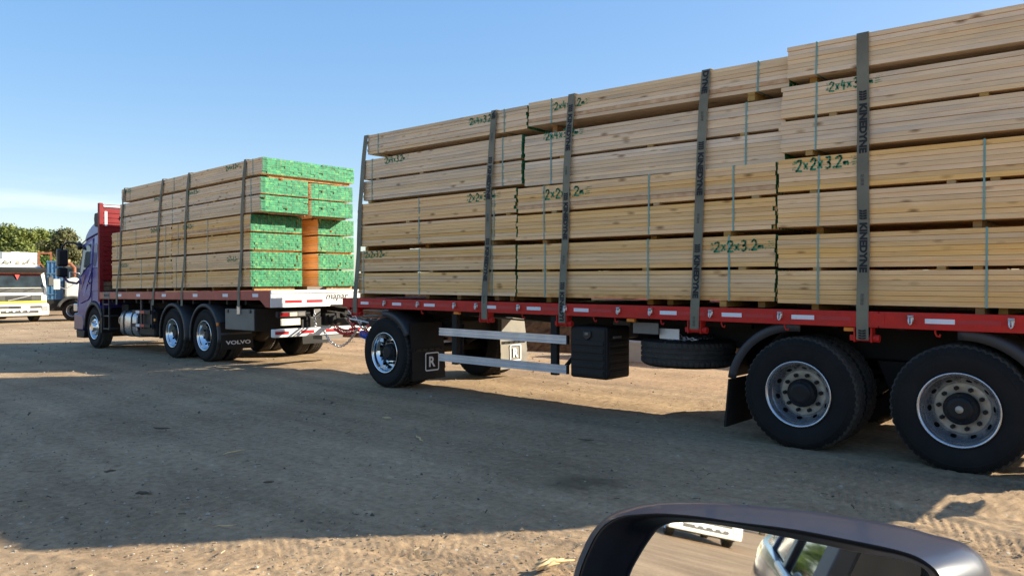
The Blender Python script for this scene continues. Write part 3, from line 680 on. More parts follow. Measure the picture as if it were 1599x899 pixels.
def wheel_meshes():
    def tyre(y0):
        R_ = .520; p = [(.285, .03), (.292, .012), (.31, .006), (.36, -.006), (.41, -.010), (.455, -.006), (.485, .006), (.503, .020), (.516, .034)]
        g = []
        for yy in (.085, .14, .195):
            g += [(R_, yy - .012), (R_ - .012, yy - .008), (R_ - .012, yy + .008), (R_, yy + .012)]
        prof = p + [(R_, .05)] + g + [(R_, .235)] + [(r, .285 - y) for r, y in reversed(p)]
        prof = [(r, y + y0) for r, y in prof]; nP = len(prof)
        def mod(j, k):
            r, y = prof[j]; y -= y0
            if r > .5 and (y < .06 or y > .225): return -.012 if k % 3 == 0 else 0
            if r >= .519: return -.004 if (k + (j // 4)) % 4 == 0 else 0
            return 0
        mb = MB(); mb.lathe(prof, 162, mod=mod)
        sp = [i for i, f in enumerate(mb.f)]
        for i in sp:
            rr = [math.hypot(mb.v[v][0], mb.v[v][2]) for v in mb.f[i]]
            if min(rr) > .485: mb.m[i] = 1; mb.sm[i] = False
        for k in range(72):                                   # fine raised ribs below the shoulder
            t_ = 2*math.pi*k/72; c_, s_ = math.cos(t_), math.sin(t_)
            mb.bar((.458*c_, y0 - .007, .458*s_), (.482*c_, y0 + .003, .482*s_), .007, .005, 0, up=(0, 1, 0))
        # raised ring on the sidewall
        mb.lathe([(.44, y0 - .0085), (.446, y0 - .012), (.452, y0 - .0075)], 64)
        return mb
    t = tyre(0); _wm['tyre'] = t.mesh('tyre', [M['tyre'], M['tread']]); t2 = tyre(.325); _wm['tyre2'] = t2.mesh('tyre', [M['tyre'], M['tread']])
    for nm, mt, ring in (('alloy', M['alloy'], M['brass']), ('chrome', M['chrome'], M['chrome'])):
        mb = MB(); mb.lathe([(.286, .05), (.293, .010), (.300, .000), (.300, -.006), (.293, -.010), (.284, -.004), (.276, .012), (.270, .03), (.268, .055), (.258, .068)], 64)
        hole_ring(mb, (.258, .068), (.205, .158), 10, .0245, .52)
        mb.lathe([(.24, .30), (.262, .28), (.268, .2), (.262, .12)], 48)
        _wm['rim_' + nm] = mb.mesh('rim', [mt])
        mb = MB(); mb.lathe([(.206, .158), (.203, .150), (.196, .148), (.130, .148), (.122, .152), (.115, .165)], 56)
        _wm['flange_' + nm] = mb.mesh('flange', [ring])
    mb = MB(); mb.lathe([(.235, .20), (.2, .19), (.12, .19)], 40); mb.lathe([(.128, .16), (.128, .085), (.120, .072), (.104, .066), (.100, .056), (.092, .044), (.07, .040)], 40); mb.disc(.0705, .040, 40)
    for k in range(6):
        a = math.pi * k / 3; mb.cyl((.108*math.cos(a), .07, .108*math.sin(a)), (.108*math.cos(a), .055, .108*math.sin(a)), .009, 6)
    _wm['hub'] = mb.mesh('hub', [M['black']])
    mb = MB(); mb.cyl((0, .149, 0), (0, .110, 0), .0185, 6); mb.cyl((0, .111, 0), (0, .098, 0), .011, 6); _wm['nut'] = mb.mesh('wheel_nut', [M['black']])
    # steering wheel: flange stands out, chrome
    mb = MB(); mb.lathe([(.286, .05), (.293, .010), (.300, .000), (.300, -.006), (.292, -.010), (.280, .0), (.270, .03), (.262, .06), (.25, .07)], 56)
    hole_ring(mb, (.25, .07), (.205, .012), 10, .017, .5); mb.lathe([(.205, .012), (.19, .004), (.12, .004), (.112, -.02), (.105, -.05), (.08, -.062)], 48); mb.disc(.081, -.062, 40)
    _wm['rim_steer'] = mb.mesh('rim', [M['chrome']])
    mb = MB(); mb.cyl((0, .005, 0), (0, -.03, 0), .017, 6); _wm['nut_steer'] = mb.mesh('wheel_nut', [M['chrome']])
    mb = MB(); mb.disc(.27, .17, 40); _wm['drum'] = mb.mesh('brake_drum', [M['chassis']])
wheel_meshes()
def wheel(parent, x, z, near, rim='alloy', dual=True, steer=False, nuts=True, y=None):
    """an Empty part under its vehicle; outer tyre face looks to -Y (near) or +Y"""
    w = bpy.data.objects.new('wheel', None); COL.objects.link(w); w.empty_display_size = .2
    yy = y if y is not None else (7.035 if near else 9.525)
    w.location = (x, yy, z); w.rotation_euler = (0, random.uniform(0, 6), 0) if near else (0, random.uniform(0, 6), math.pi)
    attach(w, parent)
    inst('tyre', _wm['tyre'], w)
    if dual: inst('tyre', _wm['tyre2'], w, rot=(0, .03, 0))
    inst('brake_drum', _wm['drum'], w)
    if steer:
        inst('rim', _wm['rim_steer'], w)
        for k in range(10): a = 2*math.pi*k/10; inst('wheel_nut', _wm['nut_steer'], w, (.158*math.cos(a), 0, .158*math.sin(a)))
    else:
        inst('rim', _wm['rim_' + rim], w); inst('flange', _wm['flange_' + rim], w); inst('hub', _wm['hub'], w)
        if nuts:
            for k in range(10): a = 2*math.pi*(k+.25)/10; inst('wheel_nut', _wm['nut'], w, (.165*math.cos(a), 0, .165*math.sin(a)))
    return w
def arc_band(mb, cx, cz, r, a0, a1, y0, y1, th=.02, n=18, lip=.0, mi=0):
    """curved mudguard sheet with thickness and a down-turned outer lip"""
    loops = []
    for i in range(n + 1):
        a = R(a0 + (a1 - a0) * i / n); c, s = math.cos(a), math.sin(a)
        P = lambda rr, y: (cx + rr*c, y, cz + rr*s)
        loops.append([P(r - lip, y0), P(r, y0), P(r + th, y0 + .012), P(r + th, y1), P(r, y1), P(r - .004, y0 + .02), P(r - lip, y0 + .02)])
    mb.loft(loops, mi); return mb

# ------------------------------------------------------------------ trailer
def chain(mb, pts, r=.007, l=.055):
    P = [Vector(p) for p in pts]; d = 0; k = 0
    seg = [(b - a).length for a, b in zip(P, P[1:])]; tot = sum(seg); n = int(tot / (l * .72))
    def at(s):
        for a, b, q in zip(P, P[1:], seg):
            if s <= q: return a + (b - a) * (s / q), (b - a).normalized()
            s -= q
        return P[-1], (P[-1] - P[-2]).normalized()
    for k in range(n):
        c, d = at(tot * (k + .5) / n); u = d.cross(Vector((.3, 1, .2))).normalized(); v = d.cross(u)
        if k % 2: u = v
        pts = [c + d * (l/2 * math.cos(t)) + u * (l * .3 * math.sin(t)) for t in [2*math.pi*i/8 for i in range(8)]]
        mb.tube(pts, r, 5, 0, closed=True)
    return mb
def sag(a, b, s, n=10):
    a = Vector(a); b = Vector(b); return [a.lerp(b, i/n) - Vector((0, 0, s * 4 * (i/n) * (1 - i/n))) for i in range(n + 1)]
def letters(parent, txt, x0, z0, y, length, height, mat, shear=0, offset=0, plane='xz', name='lettering', back=False):
    vs, fs = text_mesh(txt, length, height, shear, offset); mb = MB()
    if plane == 'xz': mb.add([(x0 + u, y, z0 + v) for u, v in vs], fs)
    else: mb.add([(y, x0 + u, z0 + v) for u, v in vs], fs)       # faces +X, reads along +Y
    return mb.build(name, mat, parent, fix=False)
def r_badge(parent, x, y0, z0, s, mat):
    """R in a rounded square outline on a flap that faces +X"""
    mb = MB(); n = 5; o = []; q = []
    for (cy, cz, a0) in ((1, 1, 0), (0, 1, 90), (0, 0, 180), (1, 0, 270)):
        for i in range(n + 1):
            a = R(a0 + 90 * i / n); cc = (.12 + cy * .76) * s; cd = (.12 + cz * .76) * s
            o.append((x, y0 + cc + .12*s*math.cos(a), z0 + cd + .12*s*math.sin(a))); q.append((x, y0 + cc + .05*s*math.cos(a), z0 + cd + .05*s*math.sin(a)))
    N = len(o); mb.add(o + q, [(i, (i+1) % N, N + (i+1) % N, N + i) for i in range(N)])
    mb.build('badge_outline', mat, parent, fix=False)
    letters(parent, 'R', y0 + s * .27, z0 + s * .22, x, s * .46, s * .56, mat, offset=.03, plane='yz')
def trailer():
    t = thing('drawbar_trailer', 'red flatbed drawbar trailer with aluminium side rails carrying the nearer lumber load', 'trailer', (-5, 8.3, 0))
    X0, X1, Yn, Yf = -9.86, .16, 7.0, 9.56
    m = MB(); m.box(X0 + .05, X1 - .05, 7.1, 9.46, 1.255, 1.30); m.build('deck', M['deckwood'], t)
    cuts = [X0, -6.9, -4.32, -2.02, X1]
    for i in range(4):                                          # near rail in welded lengths
        m = MB(); a, b = cuts[i], cuts[i+1]
        m.prism([(7.0, 1.17), (7.075, 1.17), (7.075, 1.185), (7.018, 1.19), (7.018, 1.29), (7.085, 1.297), (7.085, 1.31), (7.0, 1.31)], a + .004, b - .0015, 'x')
        m.build('side_rail', M['red'], t, bevel=.004)
        if i: m = MB(); m.box(a - .05, a + .05, 6.996, 7.0 - .0005, 1.185, 1.297); m.build('splice_plate', M['red'], t, bevel=.002)
    m = MB(); m.box(X0, X1, 9.48, 9.56, 1.17, 1.31); m.build('side_rail', M['red'], t, bevel=.004)
    m = MB(); m.box(X0, X0 + .07, 7.09, 9.475, 1.12, 1.31); m.build('front_beam', M['red'], t, bevel=.005)
    m = MB(); m.box(X1 - .07, X1, 7.09, 9.475, 1.08, 1.31); m.build('rear_beam', M['red'], t, bevel=.005)
    for i in range(18):                                         # cross members
        x = -9.6 + i * .55; m = MB(); m.box(x, x + .06, 7.1, 9.46, 1.15, 1.252); m.build('cross_member', M['chassis'], t)
    for y in (7.78, 8.70):
        m = MB(); m.prism([(-9.7, 1.06), (-7.0, 1.07), (-6.2, 1.02), (-5.2, .86), (X1 - .1, .80), (X1 - .1, 1.148), (-9.7, 1.148)], y, y + .10); m.build('chassis_beam', M['chassis'], t, bevel=.004)
    # reflectors, rope hooks and loops along the rail
    for px, w in ((570, .19), (620, .2), (671, .22), (768, .16), (834, .22), (908, .21), (1044, .2), (1143, .21), (1254, .21), (1468, .22)):
        x = PX(px, 475, 7.0)[0]; m = MB(); m.box(x - w/2, x + w/2, 6.9965, 6.9995, 1.222, 1.262); m.build('white_reflector', M['white_refl'], t)
        m = MB(); m.box(x + w/2 + .02, x + w/2 + .32, 6.9968, 6.9996, 1.224, 1.260); m.build('red_reflector', M['red_refl'], t)
    hook = MB(); hook.box(-.022, .022, -.012, -.001, .0, .055); hook.tube([(-.012, -.014, .05), (-.012, -.03, .02), (-.010, -.034, -.012), (.0, -.034, -.026), (.012, -.034, -.012), (.014, -.030, .02)], .0075, 6); hook.cyl((-.02, -.022, .045), (.02, -.022, .045), .009, 8)
    hm = hook.mesh('rope_hook', [M['steel']])
    for px in (602, 654, 711, 745, 811, 884, 967, 1017, 1111, 1219, 1423, 1580):
        inst('rope_hook', hm, t, (PX(px, 475, 7.0)[0], 7.0, 1.232))
    lp = MB(); lp.tube([(-.02, 0, .02), (-.02, 0, -.02), (-.008, 0, -.045), (.012, 0, -.05), (.018, 0, -.03)], .008, 6); lm = lp.mesh('tie_loop', [M['red']])
    for px in (660, 818, 930, 963, 1035, 1130, 1229, 1465): inst('tie_loop', lm, t, (PX(px, 490, 7.03)[0], 7.03, 1.165))
    for px in (555, 757, 878, 1085, 1348):                      # strap winches
        x = PX(px, 490, 7.0)[0]; m = MB()
        for s in (-1, 1): m.box(x + s*.07 - .006, x + s*.07 + .006, 6.985, 7.09, 1.04, 1.168)
        m.cyl((x - .066, 7.03, 1.075), (x + .066, 7.03, 1.075), .03, 14); m.cyl((x + .076, 7.03, 1.075), (x + .13, 7.03, 1.075), .034, 12); m.cyl((x + .10, 6.985, 1.085), (x + .10, 7.07, 1.085), .009, 8); m.box(x - .115, x - .076, 7.01, 7.05, 1.05, 1.10)
        m.build('strap_winch', M['red'], t, bevel=.003)
    for px in (713, 985, 1327):
        x = PX(px, 482, 7.02)[0]; m = MB(); m.box(x - .05, x + .05, 7.015, 7.06, 1.128, 1.165); m.build('side_lamp', M['orange'], t, bevel=.006)
    m = MB(); x = PX(1016, 500, 7.12)[0]; m.box(x - .22, x + .1, 7.12, 7.125, 1.0, 1.12); m.build('data_plate', M['greybox'], t)
    m = MB(); x = PX(1040, 515, 7.16)[0]; m.box(x - .1, x + .14, 7.2, 7.206, .95, 1.06); m.build('paper_label', M['white'], t)
    # axles
    for x in (-8.85, -2.74, -1.42): m = MB(); m.cyl((x, 7.3, .52), (x, 9.26, .52), .075, 14); m.build('axle', M['chassis'], t)
    for x in (-2.74, -1.42):
        for s in (1, -1):
            w = wheel(t, x, .520, s > 0, 'alloy'); w.scale = (1.03, 1.0, 1.03)
            if x > -2 and s > 0: m = MB(); m.lathe([(.030, .039), (.026, .032), (.0, .030)], 18); inst('hub_plug', m.mesh('hub_plug', [M['brass']]), w)
    for s in (1, -1): wheel(t, -8.86, .517, s > 0, 'chrome')
    for y in (7.72, 8.68):                                       # springs and hangers of the rear bogie
        for x0 in (-2.74, -1.42):
            m = MB()
            for k in range(5): m.tube([(x0 - .5 + k*.06, y + .05, .62 + k*.0), (x0, y + .05, .50 - k*.018 + .09), (x0 + .5 - k*.06, y + .05, .62)], .022, 6)
            m.build('leaf_spring', M['chassis'], t)
        for x in (-3.28, -2.03, -.78):
            m = MB(); m.prism([(x - .2, .82), (x + .2, .82), (x + .08, .52), (x - .08, .52)], y - .03, y + .13); m.cyl((x, y - .06, .60), (x, y + .16, .60), .045, 12); m.build('spring_hanger', M['chassis'], t, bevel=.005)
    # dolly: turntable, frame, drawbar
    m = MB(); m.lathe([(.48, 0), (.52, 0), (.52, .07), (.48, .07)], 40, closed=True)
    m.v = [(-8.86 + x, 8.28 + z, 1.0 + y) for x, y, z in m.v]; m.build('turntable', M['chassis'], t)
    for y in (7.85, 8.62): m = MB(); m.box(-9.75, -8.05, y, y + .09, .78, .98); m.build('dolly_beam', M['chassis'], t, bevel=.004)
    for x in (-9.5, -8.3): m = MB(); m.box(x, x + .1, 7.85, 8.71, .82, .96); m.build('dolly_cross_beam', M['chassis'], t)
    for y in (7.78, 8.68):
        m = MB()
        for k in range(5): m.tube([(-9.4 + k*.05, y, .72), (-8.86, y, .60 - k*.02), (-8.3 - k*.05, y, .72)], .022, 6)
        m.build('leaf_spring', M['chassis'], t)
    m = MB(); m.bar((-9.6, 7.9, .86), (-11.55, 8.24, .84), .10, .12); m.bar((-9.6, 8.66, .86), (-11.55, 8.32, .84), .10, .12); m.tube([(-11.55, 8.28, .84), (-11.8, 8.28, .84)], .05, 10); m.box(-10.3, -10.2, 8.0, 8.55, .82, .9)
    m.build('drawbar', M['chassis'], t, bevel=.004)
    # mudguards and flaps
    def guard(x, z, r, a0, a1, near, nm='mudguard', mat='fender'):
        y0, y1 = (7.03, 7.68) if near else (9.53, 8.88)
        m = MB(); arc_band(m, x, z, r, a0, a1, y0, y1, lip=.065); return m.build(nm, M[mat], t)
    for near in (True, False):
        guard(-8.86, .52, .59, 28, 96, near)
        ys = (7.035, 7.665) if near else (8.895, 9.525)
        m = MB(); n = 6                                          # flap under the guard, faces backwards
        for k in range(n):
            u0, u1 = k/n, (k+1)/n
            z0, z1 = .97 - .82*u0, .97 - .82*u1
            xx = lambda u: -8.30 + .05*math.sin(u*2.2) + .02 * u
            m.add([(xx(u0), ys[0], z0), (xx(u0), ys[1], z0), (xx(u1), ys[1] + .02*u1, z1), (xx(u1), ys[0] - .01*u1, z1)], [(0, 1, 2, 3)])
            m.add([(xx(u0) - .012, ys[0], z0), (xx(u0) - .012, ys[1], z0), (xx(u1) - .012, ys[1] + .02*u1, z1), (xx(u1) - .012, ys[0] - .01*u1, z1)], [(3, 2, 1, 0)])
        f = m.build('mudflap', M['flap'] if near else M['flap_far'], t)
        m = MB(); m.box(-8.30, -8.235, ys[0] + .03, ys[1] - .03, .56, .60)
        for k in range(5): m.cyl((-8.23, ys[0] + .08 + k*.12, .58), (-8.222, ys[0] + .08 + k*.12, .58), .014, 8)
        m.build('flap_bar', M['black'], t)
        r_badge(f, -8.222, (7.27 if near else 9.10), .27, .27, M['white_refl'])
    guard(-2.76, .50, .67, 86, 170, True)                        # quarter guards before and behind the bogie
    guard(-1.40, .50, .66, 10, 92, True)
    guard(-2.76, .50, .67, 86, 170, False); guard(-1.40, .50, .66, 10, 92, False)
    for ys in ((7.04, 7.66), (8.90, 9.52)):
        m = MB(); m.prism([(-3.435, .60), (-3.42, .60), (-3.46, .12), (-3.48, .12)], ys[0], ys[1]); m.build('mudflap', M['flap'], t)
        m = MB(); m.prism([(-.735, .60), (-.72, .60), (-.69, .15), (-.71, .15)], ys[0], ys[1]); m.build('mudflap', M['flap'], t)
    # aluminium side rails on two posts
    for z0 in (.835, .485):
        m = MB(); pr = [(7.02, 0), (7.055, 0), (7.055, .10), (7.02, .10), (7.02, .085), (7.027, .078), (7.027, .068), (7.02, .062), (7.02, .038), (7.027, .032), (7.027, .022), (7.02, .015)]
        m.prism([(y, z0 + z) for y, z in pr], -7.66, -5.46, 'x'); m.build('side_guard_rail', M['alu'], t)
        m = MB(); m.box(-5.458, -5.44, 7.018, 7.057, z0 - .002, z0 + .102); m.build('end_cap', M['black'], t)
    for x in (-7.40, -5.68):
        m = MB(); m.box(x - .045, x + .045, 7.06, 7.12, .45, 1.165); m.bar((x + .04, 7.15, .48), (x + .28 if x > -6 else x - .28, 7.5, .95), .04, .04); m.build('guard_post', M['chassis'], t)
    # ribbed toolbox
    m = MB(); x0, x1, y0, y1, z0, z1 = -5.42, -4.90, 7.045, 7.52, .455, 1.055
    m.box(x0, x1, y0, y1, z0, z1); tb = m.build('toolbox', M['black'], t, bevel=.03, seg=3)
    m = MB(); m.box(x0 + .018, x1 - .018, y0 - .012, y0 + .01, z0 + .015, z1 - .02); m.build('lid', M['black'], tb, bevel=.012)
    for k in range(5):
        z = z0 + .04 + k * .085
        m = MB(); m.box(x0 + .035, x1 - .035, y0 - .022, y0 - .01, z, z + .058); m.build('rib', M['black'], tb, bevel=.01)
        m = MB(); m.box(x1 - .008, x1 + .006, y0 + .05, y1 - .05, z, z + .058); m.build('rib', M['black'], tb, bevel=.006)
    m = MB(); m.prism([(-5.215, 1.00), (-5.105, 1.00), (-5.105, .935), (-5.16, .895), (-5.215, .935)], y0 - .028, y0 - .011); m.build('latch', M['gloss_black'], tb, bevel=.006)
    m = MB(); m.box(-5.185, -5.135, y0 - .036, y0 - .027, .955, .985); m.build('lock', M['greybox'], tb, bevel=.004)
    m = MB(); m.box(x1 + .0, x1 + .012, y0 + .12, y0 + .28, .92, .945); m.build('reflector', M['greybox'], tb)
    # spare wheel lying in its carrier
    w = bpy.data.objects.new('spare_wheel', None); COL.objects.link(w); w.location = (-4.2, 7.62, .93); w.rotation_euler = (R(-90), 0, 0); attach(w, t)
    inst('tyre', _wm['tyre'], w); inst('rim', _wm['rim_chrome'], w); inst('flange', _wm['flange_alloy'], w); inst('drum', _wm['drum'], w)
    m = MB(); m.lathe([(.262, .05), (.266, -.03), (.274, -.045), (.284, -.045), (.292, -.03), (.292, .03)], 48); inst('rim_ring', m.mesh('rim_ring', [M['alloy']]), w)
    m = MB(); m.bar((-4.2, 7.6, 1.12), (-4.2, 7.6, .8), .05, .05); m.box(-4.5, -3.4, 7.5, 7.56, 1.08, 1.14); chain(m, sag((-4.32, 7.45, 1.02), (-3.89, 7.3, .97), .03), .006, .05)
    m.build('spare_carrier', M['chassis'], t)
    m = MB(); chain(m, sag((-4.22, 7.32, 1.02), (-3.89, 7.26, .955), .02), .007, .055); m.build('spare_chain', M['steel'], t)
    m = MB(); m.cyl((-3.2, 8.2, .95), (-2.9, 8.2, .95), .12, 20); m.build('air_tank', M['chassis'], t)
    m = MB(); m.box(-5.2, -4.95, 7.6, 7.8, .9, 1.1); m.build('valve_box', M['greybox'], t, bevel=.01)
    for i, y in enumerate((7.95, 8.35, 8.6)):
        m = MB(); m.tube([(-8.3, y, 1.08), (-7, y, 1.03), (-5, y + .05, 1.0), (-3, y, 1.02)], .014, 6); m.build('brake_line', M['hose'], t)
    # coiled air lines and safety chains to the truck
    m = MB(); m.tube([(-9.75, 8.0, 1.03), (-10.4, 8.1, 1.12), (-11.1, 8.2, 1.14), (-11.9, 8.2, 1.12)], .02, 8); m.tube([(-9.75, 8.2, 1.01), (-10.6, 8.25, 1.05), (-11.9, 8.3, 1.1)], .018, 8); m.tube([(-9.75, 8.1, 1.0), (-10.6, 8.0, .97), (-11.9, 8.12, 1.02)], .012, 6)
    m.build('air_hose', M['hose'], t)
    def coil(a, b, r, n, sg=.06):
        P = []; c = sag(a, b, sg, n * 10)
        for i, p in enumerate(c): an = i * 2*math.pi/10; P.append(p + Vector((0, r*math.cos(an), r*math.sin(an))))
        return P
    m = MB(); m.tube(coil((-11.45, 7.98, .74), (-10.85, 7.95, .72), .045, 12), .012, 6); m.build('red_air_coil', M['hose_red'], t)
    m = MB(); m.tube(coil((-10.7, 8.0, .66), (-10.28, 8.0, .66), .055, 10, .03), .012, 6); m.build('blue_air_coil', M['hose_blue'], t)
    rr = random.Random(3)
    for nm, mt, n in (('cable', M['hose'], 9), ('red_cable', M['hose_red'], 5), ('white_cable', M['white_refl'], 3)):
        for _ in range(n):
            a = (-11.3 + rr.uniform(-.15, .3), 8.05 + rr.uniform(-.1, .2), .95 + rr.uniform(-.15, .15)); b = (-10.35 + rr.uniform(-.2, .25), 8.05 + rr.uniform(-.1, .2), .86 + rr.uniform(-.15, .12))
            mid = Vector(a).lerp(Vector(b), rr.uniform(.3, .7)) + Vector((rr.uniform(-.1, .1), rr.uniform(-.1, .1), rr.uniform(-.26, .06)))
            P = [Vector(a).lerp(mid, k/5) if k <= 5 else mid.lerp(Vector(b), (k-5)/5) for k in range(11)]
            for _q in range(2): P = [P[0]] + [(P[i-1] + P[i]*2 + P[i+1]) / 4 for i in range(1, 10)] + [P[-1]]
            m = MB(); m.tube(P, rr.uniform(.008, .014), 6); m.build(nm, mt, t)
    for k in range(4):
        m = MB(); x = -11.0 + k*.22; m.cyl((x, 8.02, .80 + .04 * (k % 2)), (x + .09, 8.02, .82 + .04 * (k % 2)), .028, 10); m.build('gladhand', (M['hose_red'], M['steel'])[k % 2], t)
    m = MB(); chain(m, sag((-11.85, 8.0, .66), (-10.75, 7.95, .76), .30, 14), .0085, .07); m.build('safety_chain', M['steel'], t)
    m = MB(); chain(m, sag((-10.55, 7.97, .62), (-10.25, 7.98, .66), .27, 14), .0085, .065); m.build('safety_chain', M['steel'], t)
    # rear underrun bar, lamps
    m = MB(); m.box(X1 - .12, X1 - .02, 7.15, 9.41, .5, .62); m.build('rear_bumper', M['white'], t, bevel=.01)
    for y in (7.9, 8.6): m = MB(); m.box(X1 - .14, X1 - .06, y, y + .08, .6, .9); m.build('bumper_bracket', M['chassis'], t)
    for y in (7.2, 9.0): m = MB(); m.box(X1 - .02, X1 + .03, y, y + .4, .92, 1.04); m.build('tail_lamp', M['redlens'], t, bevel=.01)
    return t
trailer()

# ------------------------------------------------------------------ truck
def truck():
    t = thing('flatbed_truck', 'violet blue three axle flatbed truck with red headboard towing the trailer', 'truck', (-16, 8.28, 0)); ON_TRUCK.append(t)
    XR = -11.98                                                 # rear end of the bed
    m = MB(); m.box(-19.80, XR - .03, 7.10, 9.46, 1.34, 1.385); m.build('deck', M['deckwood'], t)
    m = MB(); m.prism([(-19.86, 1.225), (-12.32, 1.225), (-12.12, 1.10), (XR, 1.10), (XR, 1.395), (-19.86, 1.395)], 7.0, 7.07); sr = m.build('side_rail', M['red_truck'], t, bevel=.006)
    m = MB(); m.prism([(-19.86, 1.225), (-12.32, 1.225), (-12.12, 1.10), (XR, 1.10), (XR, 1.395), (-19.86, 1.395)], 9.49, 9.56); m.build('side_rail', M['red_truck'], t, bevel=.006)
    for px in (188, 217, 257, 306, 353, 400):
        x = PX(px, 460, 7.0)[0]; m = MB(); m.box(x - .10, x + .10, 6.9965, 6.9995, 1.285, 1.345); m.build('white_reflector', M['white_refl'], sr)
    m = MB(); m.box(-19.60, -19.22, 6.9965, 6.9995, 1.24, 1.385); m.build('maker_plate', M['greybox'], sr)
    for k in range(4): m = MB(); m.box(-19.56 + k*.08, -19.51 + k*.08, 6.9955, 6.9963, 1.285, 1.345); m.build('plate_marks', M['ink'], sr)
    # white tailboard panel with reflective dashes and lettering
    m = MB(); m.prism([(XR + .001, 1.10), (XR + .03, 1.10), (XR + .03, 1.345), (XR + .05, 1.352), (XR + .05, 1.405), (XR + .001, 1.405)], 7.004, 9.556); tp = m.build('tail_panel', M['white'], t)
    for y in (7.28, 7.72, 8.95): m = MB(); m.box(XR + .0305, XR + .033, y, y + .34, 1.175, 1.225); m.build('red_reflector', M['red_refl'], tp)
    letters(tp, 'mapar', 8.13, 1.19, XR + .034, .50, .12, M['ink'], shear=.25, offset=.012, plane='yz')
    for y in (7.80, 8.66):
        m = MB(); m.box(-21.4, -12.1, y, y + .09, .86, 1.13); m.build('chassis_rail', M['chassis'], t, bevel=.004)
    for i in range(11): m = MB(); x = -19.3 + i*.7; m.box(x, x + .07, 7.08, 9.46, 1.14, 1.336); m.build('cross_member', M['chassis'], t)
    # rear: bumper, lamp, plate, coupling
    m = MB(); m.box(-12.06, XR + .05, 7.06, 9.50, .57, .715); bp = m.build('rear_bumper', M['white'], t, bevel=.012)
    for k in range(5): m = MB(); y = 7.07 + k*.52; m.box(XR + .0505, XR + .053, y, y + .27, .62, .675); m.build('red_reflector', M['red_refl'], bp)
    for y in (7.75, 8.75): m = MB(); m.box(-12.10, -12.0, y, y + .08, .70, .95); m.build('bumper_bracket', M['chassis'], t)
    m = MB(); m.box(-12.04, XR + .02, 7.14, 7.72, .915, 1.025); tl = m.build('tail_lamp', M['black'], t, bevel=.012)
    for y, w, mt in ((7.18, .18, 'redlens'), (7.37, .16, 'brass'), (7.54, .15, 'greybox')): m = MB(); m.box(XR + .0205, XR + .03, y, y + w, .935, 1.005); m.build('lens', M[mt], tl, bevel=.006)  # dulled lens colours stand in for the shade over the lamp
    m = MB(); m.box(XR + .0, XR + .012, 7.20, 7.60, .775, .895); pl = m.build('number_plate', M['plate'], t, bevel=.004)
    m = MB(); m.box(XR + .0, XR + .02, 7.88, 8.02, .88, 1.05); m.build('coupling_plate', M['greybox'], t, bevel=.004)
    m = MB(); m.box(-12.1, -11.95, 8.12, 8.44, .74, .96); m.tube([(-11.95, 8.28, .84), (-11.82, 8.28, .84)], .09, 12); m.cyl((-11.84, 8.28, .75), (-11.84, 8.28, 1.0), .03, 10); m.build('tow_coupling', M['chassis'], t, bevel=.01)
    m = MB(); chain(m, sag((-11.93, 7.86, 1.02), (-11.93, 7.90, .74), .03), .008, .06); m.build('chain', M['steel'], t)
    m = MB(); m.box(XR - .2, XR + .1, 8.0, 8.45, .49, .56); m.build('step_bar', M['greybox'], t)
    # headboard
    hb = MB(); hb.box(-19.93, -19.88, 7.03, 9.53, 1.66, 3.46); h = hb.build('headboard', M['headboard'], t)
    for k in range(15): m = MB(); z = 1.70 + k*.117; m.box(-19.8795, -19.866, 7.09, 9.47, z, z + .10); m.build('panel_rib', M['headboard'], h, bevel=.004)
    for y in (7.0, 9.47): m = MB(); m.box(-19.96, -19.85, y, y + .09, 1.16, 3.58); m.build('post', M['headboard'], h, bevel=.008)
    m = MB(); m.box(-19.96, -19.85, 7.091, 9.469, 3.47, 3.55); m.build('top_bar', M['headboard'], h, bevel=.006)
    m = MB(); m.box(-19.849, -19.846, 7.10, 9.3, 3.49, 3.53); m.build('white_reflector', M['white_refl'], h)
    m = MB(); m.box(-19.8655, -19.860, 7.13, 7.19, 3.02, 3.38); m.build('white_reflector', M['white_refl'], h)
    for k in range(4): m = MB(); z = 1.20 + k*.115; m.box(-19.92, -19.87, 7.09, 9.47, z, z + .10); m.build('plank', M['oldwood'], h)
    m = MB(); m.lathe([(.0, -.07), (.06, -.065), (.085, -.02), (.095, 0), (.09, .01)], 20)
    m.v = [(-19.80 - y, 7.66 + x, 3.30 + z) for x, y, z in m.v]; wl_ = m.build('work_lamp', M['gloss_black'], h)
    m = MB(); m.lathe([(.07, .012), (.098, .012), (.098, .0), (.07, 0)], 20, closed=True); m.v = [(-19.78 - y + .0, 7.66 + x, 3.30 + z) for x, y, z in m.v if True]; m.build('lamp_rim', M['white_refl'], wl_)
    # wheels
    for s in (True, False):
        wheel(t, -20.30, .52, s, steer=True, dual=False)
        for x in (-15.92, -14.50): wheel(t, x, .52, s, 'chrome')
    for x in (-20.3, -15.92, -14.5): m = MB(); m.cyl((x, 7.3, .52), (x, 9.26, .52), .08, 14); m.build('axle', M['chassis'], t)
    for x in (-15.92, -14.5): m = MB(); m.lathe([(.02, -.2), (.16, -.14), (.2, 0), (.16, .14), (.02, .2)], 20, c=(x, 8.28, .52)); m.build('differential', M['chassis'], t)
    for x in (-15.92, -14.50):
        for y0, y1 in ((7.02, 7.70), (9.54, 8.86)):
            m = MB(); arc_band(m, x, .52, .615, -12, 192, y0, y1, lip=.05, n=26); m.build('mudguard', M['fender'], t)
